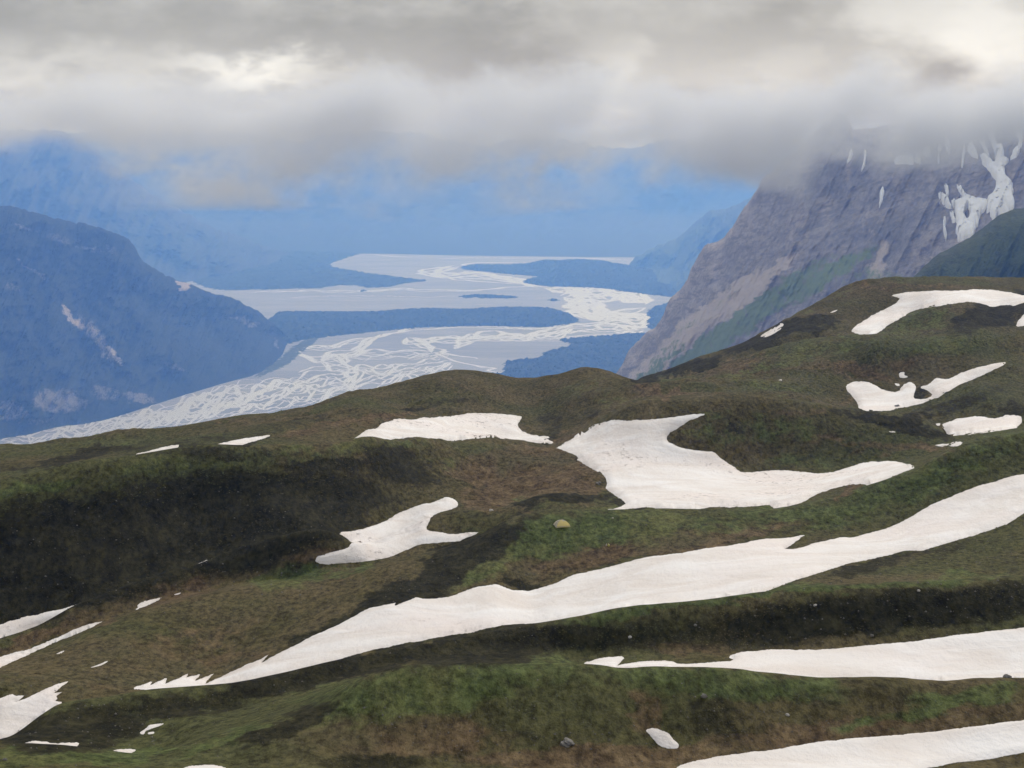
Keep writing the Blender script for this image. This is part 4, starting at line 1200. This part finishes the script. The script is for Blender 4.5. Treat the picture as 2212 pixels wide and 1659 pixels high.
streak("m:1555,300 1578,315 1550,490 1533,485", "thin upright snow line under the hanging tongue", amp=.3)
streak("m:1280,300 1330,285 1315,312 1285,328", "small snow spot between level bar and hanging tongue", amp=.3)
streak("m:1278,405 1300,395 1300,435 1282,440", "tiny snow dot below the hanging tongue", amp=.3)

# the green hill in front of the grey mountain
mountain("green_hill", 1950, 2900, 2.0, [
    [(1950, 760, 3000), (2212, 860, 2700), (2900, 980, 2500)],
    [(1950, 690, 3150), (2212, 640, 2950), (2900, 600, 2750)],
    [(1950, 622, 3300), (1970, 602, 3350), (2000, 572, 3400), (2040, 541, 3450), (2080, 520, 3500), (2120, 495, 3520), (2150, 470, 3540), (2180, 456, 3550), (2212, 448, 3560), (2300, 425, 3500), (2900, 380, 3300)],
    [(1950, 760, 3700), (2212, 700, 4200), (2900, 700, 4000)]],
    [60, 90, 8], M_GHILL,
    {1: [(2120, 545, 120, 40, -30, .8), (2200, 520, 50, 60, 20, .9)], 0: [(2080, 580, 12, 60, 40, .4)], 2: []}, 90, 3, 65, cell=(34, 160), km=0.95)

# ------------------------------------------------------------------ tent, bag, bottle, rocks
M_YEL, M_PALE, M_GREYF = plain("yellow_nylon", (0.95, 0.82, 0.40), .55, .06, 3), plain("pale_grey_nylon", (0.80, 0.75, 0.70), .6, .06, 3), plain("grey_nylon", (0.62, 0.58, 0.52), .6, .05, 3)
M_POLE, M_ROCKS = plain("dark_pole", (0.10, 0.09, 0.08), .4), plain("rock", (0.15, 0.135, 0.115), .9, .35, 5)
M_PALEROCK = plain("pale_rock", (0.42, 0.38, 0.33), .9, .2, 5)


def empty(name, loc, rz=0.0):
    o = bpy.data.objects.new(name, None)
    COL.objects.link(o)
    o.location = loc
    o.rotation_euler = (0, 0, rz)
    o.empty_display_size = 0.3
    return o


for m_c in (M_YEL, M_PALE, M_GREYF):
    t_ = m_c.node_tree
    b_ = next(q for q in t_.nodes if q.type == 'BSDF_PRINCIPLED')
    o_m = next(q for q in t_.nodes if q.type == 'OUTPUT_MATERIAL')
    tr_ = t_.nodes.new('ShaderNodeBsdfTranslucent')
    t_.links.new(b_.inputs['Base Color'].links[0].from_socket, tr_.inputs[0])
    mx_ = t_.nodes.new('ShaderNodeMixShader')
    mx_.inputs[0].default_value = 0.6
    t_.links.new(b_.outputs[0], mx_.inputs[1])
    t_.links.new(tr_.outputs[0], mx_.inputs[2])
    t_.links.new(mx_.outputs[0], o_m.inputs[0])


def tube(path, r, sides=6):
    co, f = [], []
    P = [Vector(p) for p in path]
    for i, p in enumerate(P):
        t = (P[min(i + 1, len(P) - 1)] - P[max(i - 1, 0)]).normalized()
        a = t.orthogonal().normalized()
        b = t.cross(a)
        for k in range(sides):
            w = 2 * math.pi * k / sides
            co.append(p + (a * math.cos(w) + b * math.sin(w)) * r)
    for i in range(len(P) - 1):
        for k in range(sides):
            k2 = (k + 1) % sides
            f.append((i * sides + k, i * sides + k2, (i + 1) * sides + k2, (i + 1) * sides + k))
    return co, f


TL, TW, TH = 1.26, 0.80, 1.08      # half length, half width, height of the tent


def dome(r, ang_corner0, ang_corner1, s):
    """point of one fly panel: r from apex (0) to hem (1), s across between two corner poles"""
    c0, c1 = Vector((ang_corner0[0] * TL, ang_corner0[1] * TW)), Vector((ang_corner1[0] * TL, ang_corner1[1] * TW))
    q = c0.lerp(c1, s) * r
    h = TH * (1 - r ** 2.3) ** 0.78
    h -= 0.05 * math.sin(math.pi * s) * math.sin(math.pi * min(r, 1)) * 1.0        # cloth sags between poles
    return (q.x, q.y, max(h, 0.0))


def panel(c0, c1, r0, r1, mat, name, parent, lift=0.0, s0=0.0, s1=1.0):
    n, m_ = 16, 12
    co, f = [], []
    for i in range(n + 1):
        for j in range(m_ + 1):
            p = Vector(dome(r0 + (r1 - r0) * i / n, c0, c1, s0 + (s1 - s0) * j / m_))
            nrm = Vector((p.x / TL, p.y / TW, 0.6)).normalized()
            co.append(p + nrm * lift)
    for i in range(n):
        for j in range(m_):
            a = i * (m_ + 1) + j
            f.append((a, a + 1, a + m_ + 2, a + m_ + 1))
    return new_mesh(name, co, f, mat, True, parent=parent)


tp = ground_at(1213, 1137)
sc_t = (36.0 / 1.1302) / F * tp.y / 2.42
tent = empty("dome_tent", (tp.x, tp.y, tp.z - 0.03), math.radians(22))
tent.scale = (sc_t,) * 3
tag(tent, "small yellow dome tent with pale grey end panels pitched on green moss", "tent")
NE, NW, SW, SE = (1, 1), (-1, 1), (-1, -1), (1, -1)
panel(SW, SE, 0.0, 1.0, M_YEL, "side_panel", tent)
panel(NE, NW, 0.0, 1.0, M_YEL, "side_panel", tent)
e_ = panel(NW, SW, 0.0, 1.0, M_PALE, "end_panel", tent)
e_['label'] = "pale grey end panel"
panel(SE, NE, 0.0, 1.0, M_YEL, "end_panel", tent)
v_ = panel(SW, SE, 0.05, 0.50, M_PALE, "vent_flap", tent, 0.012, 0.55, 0.97)
panel(SW, SE, 0.955, 0.99, M_GREYF, "hem_band", tent, 0.010)
d_ = panel(NW, SW, 0.42, 0.99, M_GREYF, "door", tent, 0.012, 0.32, 0.68)
zc, zf = tube([dome(0.42 + 0.57 * i / 10, NW, SW, 0.5) for i in range(11)], 0.012)
z_ = new_mesh("zip", [Vector(c) + Vector((-0.02, 0, 0.012)) for c in zc], zf, M_POLE, True, parent=d_)
for a_, b_ in ((NE, SW), (NW, SE)):
    path = [Vector(dome(1 - i / 12, a_, a_, 0)) for i in range(12)] + [Vector(dome(i / 12, b_, b_, 0)) for i in range(13)]
    pc, pf = tube([q + Vector((0, 0, 0.015)) for q in path], 0.016)
    new_mesh("pole", pc, pf, M_POLE, True, parent=tent)
for sx, sy in (NE, NW, SW, SE):
    pc, pf = tube([(sx * TL, sy * TW, 0.0), (sx * (TL + .02), sy * (TW + .02), 0.06), (sx * (TL + .1), sy * (TW + .1), -0.04)], 0.02)
    new_mesh("peg", pc, pf, M_POLE, True, parent=tent)


def lathe(profile, sides=20, squash=1.0):
    co, f = [], []
    for z, r in profile:
        for k in range(sides):
            w = 2 * math.pi * k / sides
            co.append((r * math.cos(w), r * squash * math.sin(w), z))
    for i in range(len(profile) - 1):
        for k in range(sides):
            k2 = (k + 1) % sides
            f.append((i * sides + k, i * sides + k2, (i + 1) * sides + k2, (i + 1) * sides + k))
    return co, f


bp = ground_at(1486 / 1.1302, 1333 / 1.1302)
bag = empty("stuff_bag", (bp.x, bp.y, bp.z - 0.02), 0.4)
tag(bag, "small bright yellow bag standing on brown turf below the tent", "bag")
c_, f_ = lathe([(0, .02), (0.01, .12), (.06, .15), (.16, .155), (.26, .145), (.31, .11), (.33, .06), (.35, .045)], 20, .8)
new_mesh("sack", c_, f_, plain("lemon_fabric", (0.62, 0.55, 0.12), .6, .1, 6), True, parent=bag)
c_, f_ = lathe([(.35, .045), (.36, .06), (.40, .085), (.405, .03)], 14, .6)
new_mesh("rolled_top", c_, f_, plain("pale_lemon_fabric", (0.72, 0.66, 0.40), .6, .1, 6), True, parent=bag)
wp = ground_at(1480.4 / 1.1302, 1332 / 1.1302)
bottle = empty("water_bottle", (wp.x, wp.y, wp.z - 0.01))
tag(bottle, "white water bottle with grey cap, beside the yellow bag", "bottle")
c_, f_ = lathe([(0, .01), (.002, .07), (.2, .072), (.26, .05), (.28, .032)], 18)
new_mesh("body", c_, f_, plain("white_plastic", (0.72, 0.66, 0.58), .4, .05, 4), True, parent=bottle)
c_, f_ = lathe([(.28, .045), (.36, .045), (.365, .01)], 14)
new_mesh("cap", c_, f_, plain("grey_plastic", (0.42, 0.38, 0.32), .5, .05, 4), True, parent=bottle)


def rock_mesh(seed, flat=0.65, n=12):
    r = np.random.default_rng(seed)
    co, f = [], []
    for i in range(n + 1):
        th = math.pi * i / n
        for j in range(2 * n):
            ph = math.pi * j / n
            v = Vector((math.sin(th) * math.cos(ph), math.sin(th) * math.sin(ph), math.cos(th)))
            q = float(fbm(np.array([v.x * 1.3 + seed + v.z]), np.array([v.y * 1.3 + v.z * 1.7]), seed, 3)[0])
            k = 1 + .45 * q
            k = round(k * 7) / 7 * .5 + k * .5
            co.append((v.x * k, v.y * k * .85, v.z * k * flat))
    for i in range(n):
        for j in range(2 * n):
            j2 = (j + 1) % (2 * n)
            f.append((i * 2 * n + j, (i + 1) * 2 * n + j, (i + 1) * 2 * n + j2, i * 2 * n + j2))
    return co, f


def boulder(u, v, size, label, mat=M_ROCKS, seed=1, name="boulder", tmin=0.0):
    P = ground_at(u, v, tmin)
    co, f = rock_mesh(seed)
    o = new_mesh(name, [tuple(Vector(c) * size) for c in co], f, mat, False)
    o.location = (P.x, P.y, P.z + size * .12)
    o.rotation_euler = (0, 0, seed * 1.7)
    return tag(o, label, "rock", "boulders on the tundra")


def V_(k, x, y): return tr(f"{k}:{x},{y}")[0]


for (k, x, y, s, lb, mt) in (
        ('q', 238, 1562, .55, "largest grey boulder, half sunk in gravel on the front hill", M_ROCKS),
        ('d', 860, 612, .22, "pale stone high on the dark slope above the second snow band", M_PALEROCK),
        ('d', 85, 738, .22, "grey stone on the dark slope left of the snow band's tip", M_ROCKS),
        ('d', 1228, 815, .22, "grey stone low on the dark slope, just above the snow", M_ROCKS),
        ('d', 1530, 518, .2, "pale stone just under the mossy crest at right", M_PALEROCK),
        ('d', 2100, 1083, .35, "dark rock on the front crest against the snow", M_ROCKS),
        ('d', 140, 1205, .3, "dark rock on top of the gravel knoll in the front hill", M_ROCKS),
        ('d', 680, 1325, .18, "pale flat stone in the mossy groove of the front hill", M_PALEROCK),
        ('b', 1868, 1612, .22, "small pale rock on the gravel face below the long snow band", M_PALEROCK),
        ('b', 968, 786, .42, "white rock in the brown hollow behind the tent", M_PALEROCK),
        ('b', 1755, 836, .16, "small white stone on the grass right of the tent", M_PALEROCK),
        ('c', 1390, 915, .9, "dark rock melting out of the horned snow patch", M_ROCKS),
        ('b', 1665, 612, .6, "dark rock at the edge of the brown hollow by the snowfield", M_ROCKS),
        ('e', 40, 1600, .18, "mossy stone on the bottom left green slope", M_ROCKS)):
    u_, v_2 = V_(k, x, y)
    boulder(u_, v_2, s, lb, mt, seed=int(x + y) % 37 + 1)

# scattered stones too many to count
st_co, st_f = [], []
base_co = np.array([(1, 0, 0), (-.9, .1, 0), (.1, 1, 0), (0, -1, .05), (.1, .05, .8), (0, 0, -.7)])
base_f = np.array([(0, 2, 4), (2, 1, 4), (1, 3, 4), (3, 0, 4), (2, 0, 5), (1, 2, 5), (3, 1, 5), (0, 3, 5)])
regions = [(1106, 1380, 1106, 290, 1500), (300, 1180, 420, 130, 700), (180, 1570, 200, 50, 350), (1300, 1590, 500, 60, 500), (1900, 1215, 330, 50, 900), (1950, 1100, 300, 60, 400), (900, 1270, 300, 60, 250), (1900, 1330, 330, 70, 500), (500, 1480, 500, 120, 300)]
cnt_ = 0
for (u0, v0, ru, rv, n_) in regions:
    n_ = int(n_ * .55)
    uq = u0 + rng.uniform(-1, 1, n_) * ru
    vq = v0 + rng.uniform(-1, 1, n_) * rv
    d, vv = tundra.locate(uq, vq)
    for a, b, dd in zip(uq, vv, d):
        if not (1000 > dd > 100): continue
        i = int(round((a - us[0]) / 3.0))
        z = np.interp(math.log(dd), LD[i], Zn[i])
        s = (0.035 + 0.15 * rng.random() ** 4) * min(1.3, 0.25 + dd / 330)
        an = rng.uniform(0, 6.28)
        R = np.array([[math.cos(an), -math.sin(an), 0], [math.sin(an), math.cos(an), 0], [0, 0, 1]])
        c = (base_co * s * rng.uniform(.7, 1.3, (6, 3))) @ R.T + np.array([(a - CX) / F * dd, dd, z])
        st_co.append(c)
        st_f.append(base_f + 6 * cnt_)
        cnt_ += 1
tag(new_mesh("stones", np.concatenate(st_co), np.concatenate(st_f), plain("stone", (0.13, 0.115, 0.095), .9, .6, .6), False), "pale stones strewn over the dark gravel slopes", "stones", None, 'stuff')

# tufts of grass and dwarf shrub, too many to count
NT = 190000
uq, vq = rng.uniform(-60, 2270, NT), rng.uniform(600, 1700, NT)
keep = vq > np.interp(uq, us, np.minimum(K['S'][0], K['Y'][0])) + 2
for P_ in SNOWS:
    lo_, hi_ = P_.min(0), P_.max(0)
    bb = (uq > lo_[0]) & (uq < hi_[0]) & (vq > lo_[1]) & (vq < hi_[1]) & keep
    j_ = np.where(bb)[0]
    keep[j_[in_poly(uq[j_], vq[j_], P_)]] = False
uq, vq = uq[keep], vq[keep]
dq = np.concatenate([tundra.locate(uq[i:i + 8000], vq[i:i + 8000])[0] for i in range(0, len(uq), 8000)])
ii = np.round((uq - us[0]) / 3.0).astype(int)
jj = np.array([np.searchsorted(LD[a], b) for a, b in zip(ii, np.log(dq))])
jj = np.clip(jj, 1, LD.shape[1] - 1)
l0, l1 = LD[ii, jj - 1], LD[ii, jj]
wq = np.clip((np.log(dq) - l0) / np.maximum(l1 - l0, 1e-9), 0, 1)
zq = Zn[ii, jj - 1] * (1 - wq) + Zn[ii, jj] * wq
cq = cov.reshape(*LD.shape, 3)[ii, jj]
tq = tundra.t[jj]
oncrest = np.zeros(len(dq), bool)
for k_ in ('C', 'M', 'O', 'L', 'P'): oncrest |= (tq > KI[k_] - .28) & (tq < KI[k_] + .5)
ok = (dq < 1000) & (dq > 100) & ~oncrest & (rng.random(len(dq)) > cq[:, 1] * 0.75)
uq, dq, zq, cq = uq[ok], dq[ok], zq[ok], cq[ok]
m_ = len(dq)
size = rng.uniform(0.09, 0.24, m_) * np.clip(dq / 300, 0.55, 1.8)
ang = rng.uniform(0, 6.28, m_)
tip = np.stack([rng.normal(0, .35, m_), rng.normal(0, .35, m_), rng.uniform(.3, .75, m_)], -1) * size[:, None]
ctr = np.stack([(uq - CX) / F * dq, dq, zq - 0.03], -1)
ring = [ctr + np.stack([np.cos(ang + k * 1.571), np.sin(ang + k * 1.571), np.zeros(m_)], -1) * (size * rng.uniform(.6, 1.3, m_))[:, None] for k in range(4)]
gco = np.stack(ring + [ctr + tip], 1).reshape(-1, 3)
b5 = 5 * np.arange(m_)[:, None]
gf = np.concatenate([b5 + np.array([k, (k + 1) % 4, 4]) for k in range(4)])
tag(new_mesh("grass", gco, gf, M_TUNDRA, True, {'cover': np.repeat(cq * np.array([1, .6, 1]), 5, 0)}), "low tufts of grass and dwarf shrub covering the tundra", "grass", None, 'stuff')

# ------------------------------------------------------------------ cloud bank hanging at the height of the camera, and the haze


def prism(name, xs, zlo, zhi, y0, y1, mat):
    n = len(xs)
    co, f = [], []
    for y in (y0, y1):
        for zz in (zlo, zhi):
            co += [(x, y, z) for x, z in zip(xs, zz)]
    a, b, c, d = 0, n, 2 * n, 3 * n
    for i in range(n - 1):
        f += [(a + i, a + i + 1, b + i + 1, b + i), (c + i, d + i, d + i + 1, c + i + 1), (a + i, c + i, c + i + 1, a + i + 1), (b + i, b + i + 1, d + i + 1, d + i)]
    f += [(a, b, d, c), (a + n - 1, c + n - 1, d + n - 1, b + n - 1)]
    return new_mesh(name, co, f, mat, False)


CY0, CY1, CYM = 3000.0, 3560.0, 3250.0
mpp = CYM / F                                    # metres per view pixel at the bank
base_rows = [(-1200, 290), (-300, 275), (0, 272), (150, 300), (260, 325), (420, 342), (600, 335), (740, 325), (860, 312), (1000, 322), (1150, 326), (1270, 312), (1330, 308), (1440, 318),
             (1560, 345), (1660, 352), (1730, 330), (1790, 284), (1850, 276), (1930, 284), (2050, 282), (2150, 276), (2212, 268), (2600, 280), (3400, 290)]
bu = np.array([q[0] for q in base_rows], float)
bv = np.array([q[1] for q in base_rows], float)
bx, bz = (bu - CX) * mpp, (YH - bv) * mpp
XL, XH = bx[0], bx[-1]
ZL, ZH = -110.0, 45.0
mt = bpy.data.materials.new("cloud")
mt.use_nodes = True
n = N(mt.node_tree)
o_ = n.node('ShaderNodeOutputMaterial')
pv = n.node('ShaderNodeVolumePrincipled')
n.link(pv.outputs[0], o_.inputs['Volume'])
P = n.node('ShaderNodeNewGeometry').outputs['Position']
x, y, z = n.xyz(P)
fc = n.node('ShaderNodeFloatCurve')
cv = fc.mapping.curves[0]
while len(cv.points) > 2: cv.points.remove(cv.points[0])
for i, (qx, qz) in enumerate(zip(bx, bz)):
    pos = ((qx - XL) / (XH - XL), (qz - ZL) / (ZH - ZL))
    if i < 2: cv.points[i].location = pos
    else: cv.points.new(*pos)
fc.mapping.update()
n.put(fc.inputs['Value'], n.m('DIVIDE', n.sub(x, XL), XH - XL))
zb = n.add(n.mul(fc.outputs[0], ZH - ZL), ZL)
nz1 = n.noise(n.vec(n.mul(x, .8), n.mul(y, .22), n.mul(z, 1.25)), 0.0060, 4, 0.58, 0.3)
nz2 = n.noise(n.vmul(P, (1, .3, 1)), 0.023, 4, 0.62)
hgt = n.add(n.sub(z, zb), n.add(n.mul(n.sub(nz1, 0.5), 250.0), n.mul(n.sub(nz2, 0.5), 65.0)))
nz3 = n.noise(n.vec(x, n.mul(y, .2), n.mul(z, 1.2)), 0.060, 4, 0.65, 0.4)
hgt = n.add(hgt, n.mul(n.sub(nz3, 0.5), 46.0))
dens = n.ramp(hgt, -62.0, 84.0)
nz0 = n.noise(n.vec(n.mul(x, .9), n.mul(y, .2), z), 0.0032, 3, 0.5, 0.5)
dens = n.mul(dens, n.ramp(n.add(z, n.add(n.add(n.mul(n.sub(nz1, 0.5), 150.0), n.mul(n.sub(nz3, 0.5), 60.0)), n.mul(n.sub(nz0, 0.5), 220.0))), 112.0, 5.0))
dens = n.mul(dens, n.ramp(n.m('ABSOLUTE', n.sub(y, 3280.0)), 278.0, 150.0))
nzh = n.noise(n.vec(x, n.mul(y, .2), n.mul(z, 1.5)), 0.0036, 5, 0.6, 0.6)
dens = n.mul(dens, n.ramp(nzh, 0.34, 0.56, 0.25, 1.2))


def puff(u, v, ru, rv, amp):
    qa = n.m('POWER', n.m('ABSOLUTE', n.mul(n.sub(x, (u - CX) * mpp), 1 / (ru * mpp))), 2.0)
    qb = n.m('POWER', n.m('ABSOLUTE', n.mul(n.sub(z, (YH - v) * mpp), 1 / (rv * mpp))), 2.0)
    return n.mul(n.m('EXPONENT', n.mul(n.add(qa, qb), -1.0)), amp)


thin = None                                     # gaps (negative) and hanging wisps (positive)
for q in ((1335, 250, 70, 35, -.7), (1400, 160, 90, 40, -.5), (530, 232, 90, 18, -.6), (540, 150, 190, 30, -.8), (120, 150, 220, 35, -.5), (2120, 100, 110, 55, -.7), (2060, 245, 170, 40, .8), (2230, 240, 140, 40, .8), (1500, 270, 60, 30, -.5),
          (950, 220, 180, 60, .2), (1960, 200, 120, 60, .4), (1750, 220, 130, 50, .2)):
    thin = puff(*q) if thin is None else n.add(thin, puff(*q))
dens = n.m('MAXIMUM', n.mul(dens, n.add(1.0, thin)), 0.0)
wisp = None
for q in ((430, 375, 170, 65, 1.0), (560, 400, 120, 70, 1.0), (330, 345, 90, 40, .8), (720, 400, 120, 70, .5), (1170, 390, 110, 80, .9), (1240, 330, 90, 50, .6), (980, 360, 150, 60, .5), (800, 450, 90, 50, .35), (1560, 345, 110, 30, .6), (60, 290, 120, 30, .5), (1800, 305, 110, 35, .35), (2050, 305, 140, 22, .25)):
    wisp = puff(*q) if wisp is None else n.add(wisp, puff(*q))
shred = n.ramp(n.add(n.mul(nz1, 0.55), n.add(n.mul(nz2, 0.30), n.mul(nz3, 0.15))), 0.40, 0.62)
dens = n.add(dens, n.mul(n.mul(n.mul(wisp, shred), 0.42), n.ramp(n.m('ABSOLUTE', n.sub(y, 3280.0)), 278.0, 150.0)))
n.put(pv.inputs['Density'], n.mul(dens, 0.0120))
pv.inputs['Color'].default_value = (0.915, 0.915, 0.915, 1)
pv.inputs['Anisotropy'].default_value = 0.05
mt.cycles.volume_step_rate = 0.19
cx_ = np.linspace(XL, XH, 90)
cz_ = np.interp(cx_, bx, bz)
cz_ = np.minimum.reduce([np.roll(cz_, k) for k in range(-3, 4)])
clouds = prism("clouds", cx_, np.minimum(cz_ - 85, -145.0 + 60 * np.clip(np.abs(cx_ + 150) / 700, 0, 1)), np.full(90, 150.0), CY0, CY1, mt)
tag(clouds, "grey cloud bank with a ragged base hiding the mountain tops", "clouds", None, 'stuff')

mt = bpy.data.materials.new("haze")
mt.use_nodes = True
n = N(mt.node_tree)
o_ = n.node('ShaderNodeOutputMaterial')
pv = n.node('ShaderNodeVolumePrincipled')
n.link(pv.outputs[0], o_.inputs['Volume'])
pv.inputs['Color'].default_value = (0.165, 0.365, 1.0, 1)
pv.inputs['Absorption Color'].default_value = (1, 1, 1, 1)
pv.inputs['Density'].default_value = 5.4e-5
pv.inputs['Anisotropy'].default_value = 0.35
mt.cycles.homogeneous_volume = True
hz = prism("haze", [-32000, 32000], [FLOOR - 1] * 2, [112] * 2, -2000, 48500, mt)
tag(hz, "blue haze filling the valley air", "haze", None, 'stuff')
